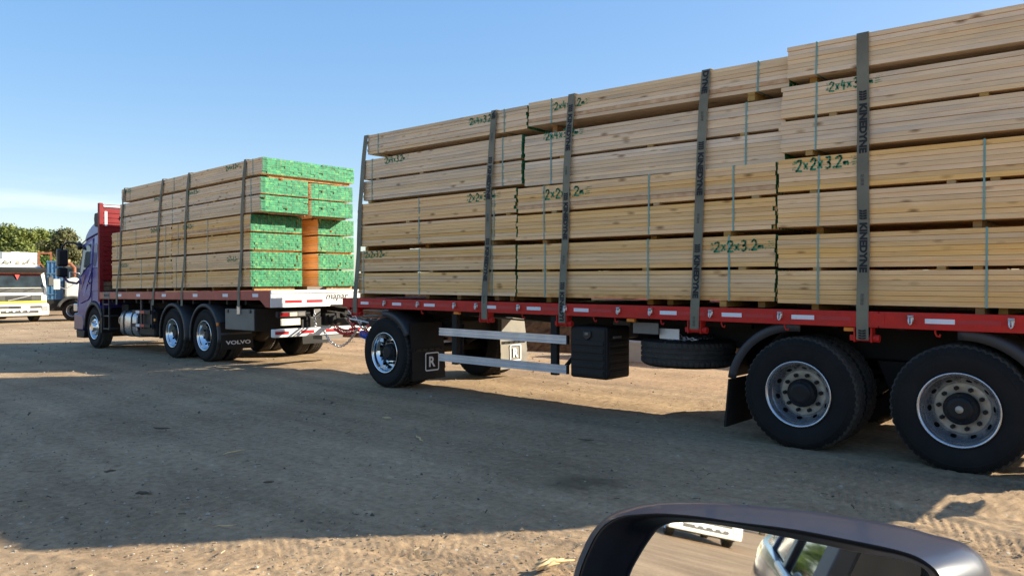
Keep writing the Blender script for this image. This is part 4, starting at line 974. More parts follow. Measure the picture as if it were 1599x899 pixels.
    for y0, y1 in ((7.06, 7.72), (8.84, 9.50)):                  # rear flaps
        m = MB(); m.prism([(-13.905, .80), (-13.89, .80), (-13.84, .27), (-13.855, .27)], y0, y1); f = m.build('mudflap', M['flap'], t)
        if y0 < 8:
            vs, fs = text_mesh('VOLVO', .52, .075, offset=.035)
            m = MB(); m.add([(-13.838 + (.40 - .36 - v) * .094, y0 + .08 + u, .36 + v) for u, v in vs], fs); m.build('lettering', M['white_refl'], f, fix=False)
    for px, pz in ((243, .75), (341, .73), (157, .62)):
        x = PX(px, 510, 7.02)[0]; m = MB(); m.box(x - .03, x + .03, 7.0, 7.03, pz, pz + .06); m.build('side_lamp', M['orange'], t, bevel=.006)
    # grey steel box
    m = MB(); m.box(-13.68, -12.58, 7.06, 7.55, .66, 1.07); gb = m.build('steel_box', M['chassis'], t, bevel=.01)
    m = MB(); m.box(-13.66, -12.60, 7.04, 7.058, .675, 1.06); m.build('box_door', M['greybox'], gb, bevel=.006)
    for x in (-13.55, -12.72): m = MB(); m.box(x - .03, x + .03, 7.02, 7.04, .99, 1.05); m.build('latch', M['gloss_black'], gb, bevel=.006)
    m = MB(); m.box(-13.15, -13.05, 7.0, 7.045, .96, 1.12); m.build('strap_ratchet', M['steel'], t, bevel=.01)
    # fuel tank, guard, steps
    m = MB(); o = []
    for a in range(24):
        an = 2*math.pi*a/24; o.append((7.40 + .33*math.copysign(abs(math.cos(an))**.55, math.cos(an)), .66 + .315*math.copysign(abs(math.sin(an))**.55, math.sin(an))))
    m.prism(o, -18.82, -17.88, 'x'); tk = m.build('fuel_tank', M['alloy'], t, bevel=.03)
    for p in tk.data.polygons: p.use_smooth = len(p.vertices) == 4
    for x in (-18.58, -18.12):
        m = MB(); m.prism([(7.40 + (y-7.40)*1.03, .66 + (z-.66)*1.03) for y, z in o], x - .03, x + .03, 'x'); m.build('tank_band', M['black'], tk)
    for z in (.90, .60):
        m = MB(); m.box(-17.95, -17.0, 7.02, 7.05, z, z + .08); g = m.build('side_guard_rail', M['black'], t, bevel=.004)
        m = MB(); m.box(-17.75, -17.55, 7.0165, 7.0195, z + .01, z + .07); m.build('white_reflector', M['white_refl'], g)
        m = MB(); m.box(-17.52, -17.30, 7.0165, 7.0195, z + .01, z + .07); m.build('red_reflector', M['red_refl'], g)
    for x in (-17.55, -17.0): m = MB(); m.box(x - .03, x + .03, 7.052, 7.09, .57, 1.22); m.build('guard_post', M['fender'], t)
    for x in (-19.72, -19.36): m = MB(); m.box(x - .015, x + .015, 7.03, 7.06, .48, 1.22); m.build('step_post', M['fender'], t)
    for z in (.49, .80, 1.08): m = MB(); m.box(-19.735, -19.345, 7.032, 7.25, z, z + .03); m.build('step', M['fender'], t)
    m = MB(); m.box(-17.84, -16.98, 7.12, 7.7, .38, 1.0); m.build('storage_box', M['black'], t, bevel=.06)
    m = MB(); m.box(-19.3, -18.9, 7.3, 7.8, .6, 1.1); m.build('battery_box', M['chassis'], t, bevel=.02)
    for x in (-19.0, -18.95): m = MB(); m.cyl((x, 7.15, .72), (x, 7.4, .72), .09, 14); m.build('air_tank', M['alloy'], t)
    m = MB(); m.box(-19.5, -16.6, 8.95, 9.45, .55, 1.0); m.build('side_tank', M['chassis'], t, bevel=.05)
    # ---- cab
    ax, az = -20.30, .52
    arch = [(ax + .66*math.cos(R(a)), az + .66*math.sin(R(a))) for a in range(48, 176, 8)]
    prof_ = [(-21.02, .62), (-21.55, .60), (-21.63, .95), (-21.60, 1.35), (-21.52, 1.75), (-21.36, 2.40), (-21.28, 2.72), (-21.16, 2.95), (-20.95, 3.13), (-20.65, 3.25), (-20.30, 3.32), (-20.00, 3.34), (-19.985, 2.2), (-19.985, 1.02)] + arch
    cx_, cz_ = -20.7, 1.9
    def sl_(y, k, dx):
        out = []
        for x, z in prof_:
            s = max(0, z - 1.65); yy = y + (8.28 - y) * .055 * s if True else y
            xx = x + (dx if x < -21.2 else 0) + (max(0, min(1, (z - 2.5) / .6)) * dx * .8 if z > 2.5 and x < -20.2 else 0)
            zz = z - (max(0, min(1, (z - 2.6) / .4)) * k)
            out.append((xx, yy, zz))
        return out
    loops = [sl_(7.03, .17, .20), sl_(7.055, .09, .11), sl_(7.12, .035, .05), sl_(7.30, .005, .015), sl_(7.7, 0, 0), sl_(8.86, 0, 0), sl_(9.26, .005, .015), sl_(9.44, .035, .05), sl_(9.505, .09, .11), sl_(9.53, .17, .20)]
    m = MB(); m.loft(loops, 0, True, True, True)
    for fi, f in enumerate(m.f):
        if len(f) == 4 and min(m.v[i][2] for i in f) > 2.55: m.m[fi] = 1  # upper faces take the lighter tone painted for sky reflection
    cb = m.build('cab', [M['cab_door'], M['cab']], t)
    md = cb.modifiers.new('edges', 'EDGE_SPLIT'); md.split_angle = R(38)
    ys = lambda z, o=0: 7.03 + (8.28 - 7.03) * .055 * max(0, z - 1.65) - o
    def panel(pts, nm, mat, o=.006, th=.02, parent=cb, bev=.0):
        n = len(pts); f = [(x, ys(z, o), z) for x, z in pts]; b = [(x, ys(z, o) + th, z) for x, z in pts]
        mm = MB(); mm.add(f + b, [tuple(range(n))] + [tuple(range(2*n-1, n-1, -1))] + [(i, i+n, (i+1) % n + n, (i+1) % n) for i in range(n)]); return mm.build(nm, M[mat], parent, bevel=bev)
    door = [(-21.22, 1.10), (-21.30, 1.45), (-21.34, 1.80), (-21.17, 2.62), (-20.55, 2.74), (-20.47, 2.60), (-20.47, 1.72), (-20.55, 1.30), (-20.70, 1.20), (-20.95, 1.16)]
    panel([(-21.12, 2.70), (-21.02, 2.86), (-20.85, 2.99), (-20.6, 3.08), (-20.0, 3.13), (-20.0, 2.88), (-20.5, 2.83), (-20.9, 2.76)], 'roof_sheen', 'cab', .007, .02, bev=.005)  # overlay that paints sky sheen along the roof edge
    panel([(-20.44, 2.0), (-20.44, 2.80), (-20.0, 2.855), (-20.0, 2.0)], 'upper_side_sheen', 'cab', .005, .02)  # overlay carrying the same painted sheen down the side
    d = panel(door, 'door', 'cab_door', .012, .03, bev=.006)
    panel([(-21.20, 1.86), (-21.14, 2.58), (-20.56, 2.69), (-20.52, 2.12), (-20.80, 2.03)], 'window_surround', 'cab', .0145, .02, d)  # surround also wears the lightened sky sheen tone
    panel([(-21.25, 1.80), (-21.12, 2.53), (-20.62, 2.62), (-20.60, 2.10), (-20.86, 2.0)], 'door_window', 'cab_glass', .018, .02, d)
    panel([(-20.42, 2.08), (-20.42, 2.58), (-20.28, 2.61), (-20.20, 2.52), (-20.20, 2.16), (-20.30, 2.02)], 'side_recess', 'cab_lo', .010, .02)
    for q, (nm, pts) in enumerate((('salmon_reflection', [(-21.26, 1.30), (-21.02, 1.78), (-20.90, 1.86), (-21.10, 1.50)]), ('lilac_swoosh', [(-21.05, 1.30), (-20.80, 1.72), (-20.60, 1.92), (-20.50, 1.92), (-20.74, 1.58), (-20.92, 1.30)]))): panel(pts, nm, nm, .0135, .003, d)  # salmon stripe is a painted reflection, lilac one is door graphics
    m = MB(); m.box(-20.72, -20.56, ys(1.62) - .03, ys(1.62) - .012, 1.60, 1.64); m.build('door_handle', M['cab_lo'], d, bevel=.006)
    m = MB(); m.tube([(-21.24, ys(2.66) - .008, 2.66), (-20.9, ys(2.76) - .012, 2.76), (-20.5, ys(2.83) - .012, 2.83), (-20.02, ys(2.88) - .01, 2.88)], .015, 6); m.build('roof_seam', M['cab_lo'], cb)
    m = MB(); m.box(-20.46, -20.452, 7.02, 7.03, 1.1, 2.0); m.build('panel_gap', M['gloss_black'], cb)
    panel([(-20.43, 1.42), (-20.43, 1.98), (-20.03, 1.98), (-20.03, 1.42)], 'side_locker', 'cab_door', .006, .02, bev=.005)
    m = MB(); m.prism([(-20.33, 3.02), (-20.37, 3.22), (-20.33, 3.36), (-19.97, 3.37), (-19.97, 3.02)], 7.05, 7.16); m.build('air_deflector', M['black'], cb, bevel=.03)
    # front: screen, grille, bumper, lamps
    m = MB(); m.add([(-21.535, 7.14, 1.78), (-21.535, 9.42, 1.78), (-21.385, 9.36, 2.55), (-21.385, 7.20, 2.55)], [(0, 1, 2, 3)]); m.v += [(x + .03, y, z) for x, y, z in m.v]; m.f += [(7, 6, 5, 4), (0, 4, 5, 1), (1, 5, 6, 2), (2, 6, 7, 3), (3, 7, 4, 0)]; m.m += [0]*5; m.sm += [False]*5; m.build('windscreen', M['glass'], cb)
    m = MB(); m.box(-21.66, -21.60, 7.4, 9.16, .95, 1.5); m.build('grille', M['black'], cb, bevel=.02)
    m = MB(); m.prism([(-21.70, .42), (-21.05, .42), (-20.98, .60), (-21.05, .80), (-21.68, .86)], 7.02, 9.54); m.build('bumper', M['cab_lo'], cb, bevel=.03)
    m = MB(); m.prism([(-21.62, .22), (-21.1, .22), (-21.05, .418), (-21.66, .418)], 7.06, 9.5); m.build('front_skirt', M['black'], cb, bevel=.02)
    m = MB(); m.box(-21.70, -21.45, 7.012, 7.2, .90, 1.10); m.build('headlight', M['steel'], cb, bevel=.02)
    m = MB(); arc_band(m, ax, az, .615, 25, 182, 7.0, 7.5, lip=.06, n=20); m.build('wheel_arch', M['fender'], cb)
    m = MB(); m.prism([(-19.84, .40), (-19.76, .40), (-19.72, .78), (-19.80, .98), (-19.88, .98)], 7.01, 7.5); m.build('mudflap', M['black'], cb)
    # mirrors on their arched arm
    y = 6.72
    m = MB(); m.tube([(-21.30, 7.06, 2.58), (-21.38, 6.95, 2.66), (-21.50, 6.80, 2.67), (-21.58, y, 2.58), (-21.60, y, 2.40)], .028, 8); m.tube([(-21.30, 7.06, 2.57), (-21.1, 7.05, 2.58), (-20.98, 7.06, 2.48)], .02, 8); m.lathe([(.01, -.06), (.08, -.05), (.10, 0), (.08, .05), (.01, .06)], 14, c=(-21.33, 7.05, 2.58)); ma = m.build('mirror_arm', M['gloss_black'], cb)
    m = MB(); m.box(-21.67, -21.51, y - .13, y + .13, 2.06, 2.50); m.build('mirror', M['gloss_black'], ma, bevel=.05, seg=3)
    m = MB(); m.box(-21.67, -21.51, y - .13, y + .13, 1.78, 2.03); m.build('mirror', M['gloss_black'], ma, bevel=.05, seg=3)
    m = MB(); m.tube([(-21.60, y, 1.82), (-21.56, 6.85, 1.66), (-21.4, 7.0, 1.62), (-21.25, 7.05, 1.72)], .03, 8); m.build('mirror_lower_arm', M['cab_lo'], ma)
    return t
truck()

# tilt everything of the truck with the yard's slope (about the foot of its tail)
TILT = Matrix.Translation((-12.5, 0, 0)) @ Matrix.Rotation(-.0128, 4, 'Y') @ Matrix.Translation((12.5, 0, 0))
for o in ON_TRUCK:
    Mx = Matrix.Translation(o.location) @ o.rotation_euler.to_matrix().to_4x4()
    o.matrix_world = TILT @ Mx

# ------------------------------------------------------------------ parked white lorry (front faces local -Y)
def white_lorry(label, loc, rz):
    t = thing('parked_lorry', label, 'truck', loc, 'parked white lorries', world=False, rotz=rz)
    m = MB(); pr = [(0.02, .55), (-.02, 1.30), (.03, 1.60), (.28, 2.42), (.42, 2.60), (.9, 2.74), (1.95, 2.78), (1.95, .75), (1.45, .75), (1.40, 1.0), (1.2, 1.18), (.9, 1.18), (.7, 1.0), (.62, .55)]
    m.prism([(y, z) for y, z in pr], -1.24, 1.24, 'x'); c = m.build('cab', M['cream'], t, bevel=.06, seg=3)
    m = MB(); m.add([(-1.12, .055, 1.66), (1.12, .055, 1.66), (1.06, .265, 2.32), (-1.06, .265, 2.32)], [(0, 1, 2, 3)]); m.v += [(x, y + .03, z) for x, y, z in m.v]; m.f += [(7, 6, 5, 4), (0, 4, 5, 1), (1, 5, 6, 2), (2, 6, 7, 3), (3, 7, 4, 0)]; m.m += [0]*5; m.sm += [False]*5
    m.v = [(x, y - .02, z) for x, y, z in m.v]; ws = m.build('windscreen', M['windscreen'], c)
    m = MB(); m.add([(-1.06, .245, 2.26), (1.06, .245, 2.26), (1.06, .262, 2.31), (-1.06, .262, 2.31)], [(0, 1, 2, 3)]); m.v = [(x, y - .035, z) for x, y, z in m.v]; m.build('red_pelmet', M['red'], ws)
    m = MB(); m.add([(-.1, .15, 2.28), (.12, .15, 2.28), (.0, .10, 2.02)], [(0, 1, 2)]); m.build('pennant', M['red'], ws)
    m = MB(); m.prism([(-.02, 2.36), (-.06, 2.56), (.05, 2.62), (.30, 2.56), (.27, 2.36)], -1.2, 1.2, 'x'); m.build('sun_visor', M['black'], c, bevel=.02)
    m = MB(); m.box(-1.1, 1.1, -.005, .06, 1.40, 1.635); sp = m.build('scuttle_panel', M['greycab'], c, bevel=.02)
    for x in (-.75, .25): m = MB(); m.bar((x, -.03, 1.48), (x + .45, .0, 1.62), .03, .02); m.build('wiper', M['gloss_black'], sp)
    m = MB(); m.box(-.98, .98, -.05, .0, 1.03, 1.30); g = m.build('grille', M['greycab'], c, bevel=.01)
    for k in range(4): m = MB(); z = 1.06 + k*.06; m.box(-.55, .55, -.065, -.049, z, z + .022); m.build('slat', M['gloss_black'], g)
    m = MB(); m.bar((-.45, -.07, 1.05), (.5, -.07, 1.28), .04, .02, up=(0, 1, 0)); m.build('diagonal_bar', M['steel'], g)
    m = MB(); m.box(-1.2, 1.2, -.045, .02, .93, 1.015); m.build('yellow_stripe', M['yellow'], c)
    m = MB(); m.prism([(-.16, .32), (-.2, .45), (-.18, .84), (-.05, .90), (.55, .88), (.55, .34)], -1.27, 1.27, 'x'); b = m.build('bumper', M['cream'], t, bevel=.04, seg=3)
    for z0, z1, w in ((.68, .80, .9), (.45, .58, .8)): m = MB(); m.box(-w, w, -.205, -.17, z0, z1); m.build('air_slot', M['greycab'], b, bevel=.008)
    for k in range(3): m = MB(); m.box(-.45, .0, -.212, -.206, .695 + k*.033, .71 + k*.033); m.build('slat', M['gloss_black'], b)
    m = MB(); m.box(.05, .42, -.215, -.2052, .69, .79); m.build('number_plate', M['plate'], b)
    for x in (-.55, -.27, .05, .33):
        m = MB(); m.lathe([(.0, -.02), (.05, -.015), (.065, 0), (.06, .04)], 14, c=(x, -.225, .57)); m.build('fog_lamp', M['white_refl'], b)
    for s in (-1, 1): m = MB(); m.box(s*1.06 - .14, s*1.06 + .14, -.215, -.15, .53, .80); m.build('headlight', M['steel'], b, bevel=.02)
    for s in (-1, 1):
        m = MB(); m.tube([(s*1.2, .25, 2.3), (s*1.42, .1, 2.3), (s*1.45, .1, 1.75)], .02, 6); m.box(s*1.45 - .1, s*1.45 + .1, .08, .2, 1.75, 2.15); m.build('mirror', M['greycab'], c, bevel=.02)
    for x in (-1.02, 1.02):
        w = bpy.data.objects.new('wheel', None); COL.objects.link(w); w.location = (x + (.17 if x > 0 else -.17), 1.05, .51); w.rotation_euler = (0, 0, R(90) if x > 0 else R(-90)); w.parent = t
        inst('tyre', _wm['tyre'], w); inst('rim', _wm['rim_steer'], w); inst('brake_drum', _wm['drum'], w)
        w2 = copy_tree(w, t); w2.location.y = 4.9
    m = MB(); m.box(-.45, .45, .6, 6.8, .65, .95); m.build('chassis', M['chassis'], t)
    m = MB(); m.box(-1.2, 1.2, .5, .8, .25, .5); m.build('front_axle', M['chassis'], t)
    # load behind the cab: pale bundles and a white sheeted body
    m = MB(); m.box(-1.22, 1.22, 2.1, 6.9, .98, 1.15); m.build('flatbed', M['rust'], t)
    return t
def gp(px, py_, Z):                                             # ground point under picture column px at depth Z
    p = FW * Z + RT * ((px - 800) / F * Z); return (p.x, p.y, float(gz(p.x)) + .0)
def face(p, turn):                                              # heading so that local -Y looks at the camera, turned by some degrees
    return math.atan2(-p[1], -p[0]) + math.pi / 2 + R(turn)
pw = gp(29, 500, 35.5)
wl1 = white_lorry('dusty white lorry with yellow stripe and red pelmet, parked by the trees', pw, face(pw, 20))
# roof load of the lorry
m = MB(); rr = random.Random(9)
for k in range(9):
    x = -1.1 + k*.24; m.tube([(x, 1.0 + rr.uniform(-.2, .2), 2.85), (x + rr.uniform(.1, .4), 1.3, 2.92 + rr.uniform(-.03, .08)), (x + .5, 1.6, 2.84)], [.09, .11, .06], 7)
m.build('roof_tarpaulin', M['cream'], wl1)
# white box trailer and rusty frame behind it
p = gp(22, 500, 47.0); bt = thing('box_trailer', 'white box trailer with a rusty end frame, standing behind the white lorry', 'trailer', p, world=False, rotz=face(p, 0))
for k in range(9): m = MB(); x = -2.9 + k*.46; m.box(x, x + .452, 0, 2.4, 2.0, 3.86 - .02 * (k % 3)); m.build('side_panel', M['white'] if k not in (3, 4) else M['concrete'], bt)
for x in (1.26, 1.92): m = MB(); m.box(x, x + .12, .02, .14, .4, 3.9); m.build('frame_post', M['rust'], bt)
m = MB(); m.box(1.26, 2.04, .021, .139, 3.74, 3.86); m.bar((1.3, .08, 3.3), (1.95, .08, 2.4), .08, .08); m.build('frame_beam', M['rust'], bt)
m = MB(); m.box(-2.9, 2.0, .1, 2.3, 1.3, 1.95); m.box(-2.5, -1.6, .2, 2.2, 0, 1.3); m.box(1.0, 1.9, .2, 2.2, 0, 1.3); m.build('undercarriage', M['chassis'], bt)
# old blue lorry
p = gp(98, 500, 36.5); bl = thing('old_lorry', 'old lorry with faded blue body and pale bonnet beside the white lorry', 'truck', p, world=False, rotz=face(p, 0))
bx = MB(); bx.box(-.66, .02, .6, 2.9, 1.05, 2.92); bb = bx.build('blue_body', M['bluebody'], bl, bevel=.02)
for k in range(4): m = MB(); x = -.64 + k*.17; m.box(x, x + .04, .56, .6, 1.1, 2.85); m.build('rib', M['bluebody'], bb)
for z in (1.3, 1.75, 2.3, 2.88): m = MB(); m.box(-.67, .03, .55, .598, z, z + .05); m.build('rail', M['bluebody'], bb)
m = MB(); m.prism([(.10, 1.15), (.10, 2.05), (.5, 2.15), (.9, 2.0), (1.35, 1.6), (1.4, 1.2)], .35, 1.9); m.build('bonnet', M['cream'], bl, bevel=.08)
m = MB(); m.box(.05, 1.3, 1.4, 3.0, 1.3, 2.75); m.build('cab', M['greycab'], bl, bevel=.08)
m = MB(); m.box(.25, 1.1, 1.37, 1.41, 2.0, 2.6); m.build('windscreen', M['windscreen'], bl)
m = MB(); arc_band(m, .42, .55, .66, 5, 165, .2, .8, lip=.12); m.build('mudguard', M['greycab'], bl)
for x, y in ((.42, .25), (.42, 2.3)):
    w = bpy.data.objects.new('wheel', None); COL.objects.link(w); w.location = (x, y, .52); w.rotation_euler = (0, 0, R(-28)); w.parent = bl
    inst('tyre', _wm['tyre'], w); inst('rim', _wm['rim_alloy'], w); inst('hub', _wm['hub'], w)
m = MB(); m.box(-1.0, 1.3, .6, 3.4, .5, 1.05); m.build('chassis', M['chassis'], bl)
m = MB(); m.tube([(-.02, .5, 2.78), (.35, .5, 2.80), (.5, .5, 2.6), (.52, .5, 1.9)], .09, 10); m.build('exhaust_stack', M['rust'], bl)
m = MB(); m.box(-.10, .34, .7, .74, 2.70, 3.02); m.build('rust_sheet', M['chip'], bl)
m = MB(); m.tube([(-.28, .1, 1.75), (.15, .2, 1.55), (.4, .35, 1.75), (.75, .4, 2.1), (.7, .4, 2.35), (.3, .4, 2.4), (.3, .4, 1.3)], .025, 6); m.build('mirror_arm', M['steel'], bl)
m = MB(); m.box(-.38, -.10, .08, .14, 1.55, 2.05); m.build('mirror', M['cream'], bl, bevel=.02)
# dark vehicle between them
p = gp(80, 500, 44); dk = thing('dark_lorry', 'dark lorry cab half hidden between the white and the blue lorry', 'truck', p, world=False, rotz=face(p, -20))
m = MB(); m.prism([(0, .5), (0, 1.5), (.3, 2.6), (1.8, 2.75), (1.8, .5)], -1.1, 1.1, 'x'); cabd = m.build('cab', M['greycab'], dk, bevel=.06)
m = MB(); m.box(-1.0, 1.0, .0, .05, 1.6, 2.3); m.v = [(x, y + (z - 1.6) * .28 - .0 + .02, z) for x, y, z in m.v]; m.build('windscreen', M['windscreen'], cabd)
for x in (-1.1, 1.1):
    w = bpy.data.objects.new('wheel', None); COL.objects.link(w); w.location = (x, .9, .52); w.rotation_euler = (0, 0, R(90) if x > 0 else R(-90)); w.parent = dk; inst('tyre', _wm['tyre'], w); inst('rim', _wm['rim_alloy'], w)

# ------------------------------------------------------------------ trees
def leafmat(name, c0, c1):
    m, N, L, P = new_mat(name); P.inputs['Roughness'].default_value = .6; P.inputs['Specular IOR Level'].default_value = .25
    g = N.new('ShaderNodeNewGeometry'); r = N.new('ShaderNodeValToRGB'); r.color_ramp.elements[0].color = (*c0, 1); r.color_ramp.elements[1].color = (*c1, 1)
    L.new(g.outputs['Random Per Island'], r.inputs['Fac']); L.new(r.outputs['Color'], P.inputs['Base Color'])
    P.inputs['Transmission Weight'].default_value = 0
    tr = N.new('ShaderNodeBsdfTranslucent'); L.new(r.outputs['Color'], tr.inputs['Color']); a = N.new('ShaderNodeMixShader'); a.inputs[0].default_value = .3
    L.new(P.outputs[0], a.inputs[1]); L.new(tr.outputs[0], a.inputs[2]); L.new(a.outputs[0], N['Material Output'].inputs['Surface']); return m
LM = [leafmat('bright leaves', (.11, .14, .03), (.25, .28, .08)), leafmat('dull leaves', (.09, .10, .035), (.18, .17, .075)), leafmat('deep leaves', (.04, .085, .015), (.12, .18, .03))]
def tree(label, px, Z, h, wd, kind, seed, group='trees behind the parked lorries'):
    p = gp(px, 0, Z); t = thing('tree', label, 'tree', p, group, world=False); rr = random.Random(seed)
    m = MB(); tips = []
    m.tube([(0, 0, -.2), (.05, .1, h*.25), (-.1, .05, h*.45), (0, 0, h*.7)], [.22, .17, .13, .05], 8)
    for k in range(9):
        a = rr.uniform(0, 6.28); z0 = h * rr.uniform(.25, .6); r = wd * rr.uniform(.45, .9); q = (r*math.cos(a), r*math.sin(a), z0 + h * rr.uniform(.12, .32)); m.tube([(0, 0, z0), (q[0]*.5, q[1]*.5, z0 + (q[2]-z0)*.6), q], [.09, .06, .025], 6)
    m.build('trunk', M['trunk'], t)
    m = MB(); cl = []
    for k in range(34):
        a = rr.uniform(0, 6.28); u = rr.uniform(.12, 1.0); prof_r = math.sin(min(1, u*1.15 + .08) * math.pi) ** .6 if u < .8 else (1 - u) * 2.6 + .12
        r = wd * prof_r * rr.uniform(.35, 1.0); cl.append((r*math.cos(a), r*math.sin(a), h * (.10 + .86*u), wd * rr.uniform(.16, .38)))
    n = 230
    for (cx, cy, cz, cr_) in cl:
        for _ in range(n):
            v = Vector((rr.gauss(0, 1), rr.gauss(0, 1), rr.gauss(0, 1))).normalized() * cr_ * rr.uniform(.55, 1.08) * (1 + .25 * rr.gauss(0, .5))
            c = Vector((cx, cy, cz)) + Vector((v.x, v.y, v.z * .8)); s = rr.uniform(.07, .17)
            a = Vector((rr.gauss(0, 1), rr.gauss(0, 1), rr.gauss(0, .7))).normalized(); b = a.cross(v).normalized() if a.cross(v).length > .01 else Vector((0, 0, 1))
            m.add([c - a*s, c + b*s*.6, c + a*s, c - b*s*.6], [(0, 1, 2, 3)])
    m.build('crown', LM[kind], t, fix=False)
    return t
for i, (px, Z, h, wd, kind, lab) in enumerate([
    (-22, 64, 6.0, 2.6, 0, 'bright green tree at the left edge, leftmost of the row'), (10, 66, 6.9, 2.0, 0, 'bright green round tree above the left half of white lorry'),
    (36, 63, 6.5, 2.2, 0, 'yellow green tree above the right end of the white box trailer'), (22, 74, 7.2, 2.2, 2, 'darker green tree filling the gap behind the row'),
    (60, 65, 6.75, 1.9, 0, 'bright green tall tree behind the rusty end frame'), (80, 67, 6.3, 1.9, 2, 'green tree between the rusty frame and the blue lorry'),
    (100, 60, 5.9, 2.3, 1, 'dull olive brown tree next to the truck cab mirror'), (122, 70, 5.4, 2.4, 1, 'dull olive tree half hidden behind the violet cab')]):
    tree(lab, px, Z, h, wd, kind, 40 + i)
# low scrub closing the yard to the left
for i, (px, Z, h, wd, kind, lab) in enumerate([(2, 58, 3.4, 2.6, 2, 'low dark green bush under the trees at far left'), (70, 58, 3.6, 2.4, 2, 'low green bush behind the rusty frame'), (112, 56, 3.2, 2.2, 1, 'low olive bush behind the old blue lorry')]):
    tree(lab, px, Z, h, wd, kind, 70 + i, 'bushes behind the parked lorries')

# ------------------------------------------------------------------ bark bank and concrete block beyond the trailer
def bank():
    nx, ny = 230, 36; V = []; Fc = []
    for i in range(nx):
        for j in range(ny):
            x = -25 + 31 * i / (nx - 1); u = j / (ny - 1); y = 13.4 + .5 * math.sin(x * .7) + 5.5 * u
            hgt = 1.75 + .35 * mnoise.noise((x * .35, 0, 1)) + .12 * mnoise.noise((x * 1.5, u * 5, 3))
            z = hgt * min(1, math.sin(min(u * 2.1, 1) * math.pi / 2)) * (1 if u < .7 else max(0, (1 - u) / .3) ** .8)
            z += .10 * mnoise.noise((x * 3, y * 3, z * 2)) * min(1, u * 8) + .05 * mnoise.noise((x * 9, y * 9, 5)) * min(1, u * 8)
            e = min(1, (x + 25) / 2.5, (6 - x) / 2.5)
            V.append((x, y, float(gz(x)) - .05 + max(0, z) * max(0, e)))
    for i in range(nx - 1):
        for j in range(ny - 1): a = i*ny + j; Fc.append((a, a + ny, a + ny + 1, a + 1))
    m = MB(); m.add(V, Fc, 0, True); o = m.build('bark_bank', M['bark']); o['kind'] = 'structure'; o['label'] = 'brown bank of bark and soil seen under the trailer'
bank()
m = MB(); m.prism([(12.55, -.05), (12.55, .38), (12.68, .50), (13.05, .50), (13.1, -.05)], -9.55, -6.6, 'x'); o = m.build('concrete_block', M['concrete'], bevel=.02); tag(o, 'pale concrete block lying on the dirt beyond the trailer toolbox', 'concrete block')

# ------------------------------------------------------------------ small litter on the yard
rr = random.Random(21)
def litter(px, py, ln, ang, mat, name, label, cat, w=.012, z=.012, kink=.15):
    a = (px - 800) / F; b = -(py - YH) / F; t = -CH / b; p = FW * t + RT * (a * t)
    d = Vector((math.cos(R(ang)), math.sin(R(ang)), 0)); n = Vector((-d.y, d.x, 0))
    pts = [Vector((p.x, p.y, 0)) + d * (ln * (i/4 - .5)) + n * rr.uniform(-kink, kink) * ln * .4 + Vector((0, 0, z + .012 + rr.uniform(0, .008))) for i in range(5)]
    m = MB(); m.tube(pts, [w * k for k in (.35, .9, 1, .8, .3)], 6); o = m.build(name, M[mat]); tag(o, label, cat); return o
litter(655, 688, .30, 150, 'chip', 'stick', 'pale thin stick on shaded dirt, middle of the yard', 'stick', .008)
litter(915, 690, .16, 200, 'twig', 'twig', 'dark short twig on shaded dirt below the toolbox', 'twig', .007)
litter(253, 672, .22, 30, 'twig', 'twig', 'dark twig on shaded dirt near the truck rear wheels', 'twig', .01)
litter(45, 649, .3, 160, 'twig', 'twig', 'long dark twig on shaded dirt near the left edge', 'twig', .01)
litter(366, 710, .22, 100, 'chip', 'stick', 'pale stick on shaded dirt at left of the yard', 'stick', .007)
litter(352, 827, .14, 60, 'chip', 'straw', 'pale straw close to the edge of the load shadow', 'straw', .004)
litter(223, 775, .10, 40, 'twig', 'bark_piece', 'small dark bark piece on shaded dirt, lower left', 'bark piece', .014)
litter(172, 740, .09, 80, 'twig', 'bark_piece', 'small dark bark piece left of the twigs', 'bark piece', .010)
litter(605, 656, .13, 10, 'chip', 'wood_chip', 'pale wood chip on shaded dirt beside the pale stick', 'wood chip', .010)
litter(1333, 796, .12, 120, 'twig', 'twig', 'dark twig on shaded dirt just above the wing mirror', 'twig', .006)
litter(420, 757, .08, 60, 'twig', 'bark_piece', 'dark crumb of bark on shaded dirt, centre left', 'bark piece', .010)
sp = thing('split_wood', 'splintered piece of yellow wood on sunlit dirt left of the mirror', 'wood scrap', (*(lambda q: (q.x, q.y))(FW * 4.12 + RT * (58/F*4.12)), 0))
for k in range(9):
    m = MB(); c = Vector(sp.location) + Vector((rr.uniform(-.03, .03), rr.uniform(-.03, .03), .025 + rr.uniform(0, .02))); d = (RT * rr.uniform(.7, 1) + FW * rr.uniform(.25, .75)).normalized(); l = rr.uniform(.05, .12)
    m.tube([c - d*l, c + Vector((0, 0, .01)), c + d*l], [.004, .012, .002], 5); m.build('splinter', M['chip'], sp)

# ------------------------------------------------------------------ viewer's car with its wing mirror
HD = R(67); CU = Vector((math.cos(HD), math.sin(HD), 0)); CV = Vector((-math.sin(HD), math.cos(HD), 0))
def cw(u, v, z): p = CU * u + CV * v; return (p.x, p.y, z)
car = thing('car', 'silver blue car with black edged wing mirror filling the bottom right corner', 'car', (0, 0, 0))
def vray(px, py): return (FW + RT * ((px - 800) / F) + UP * (-(py - YH) / F)).normalized()
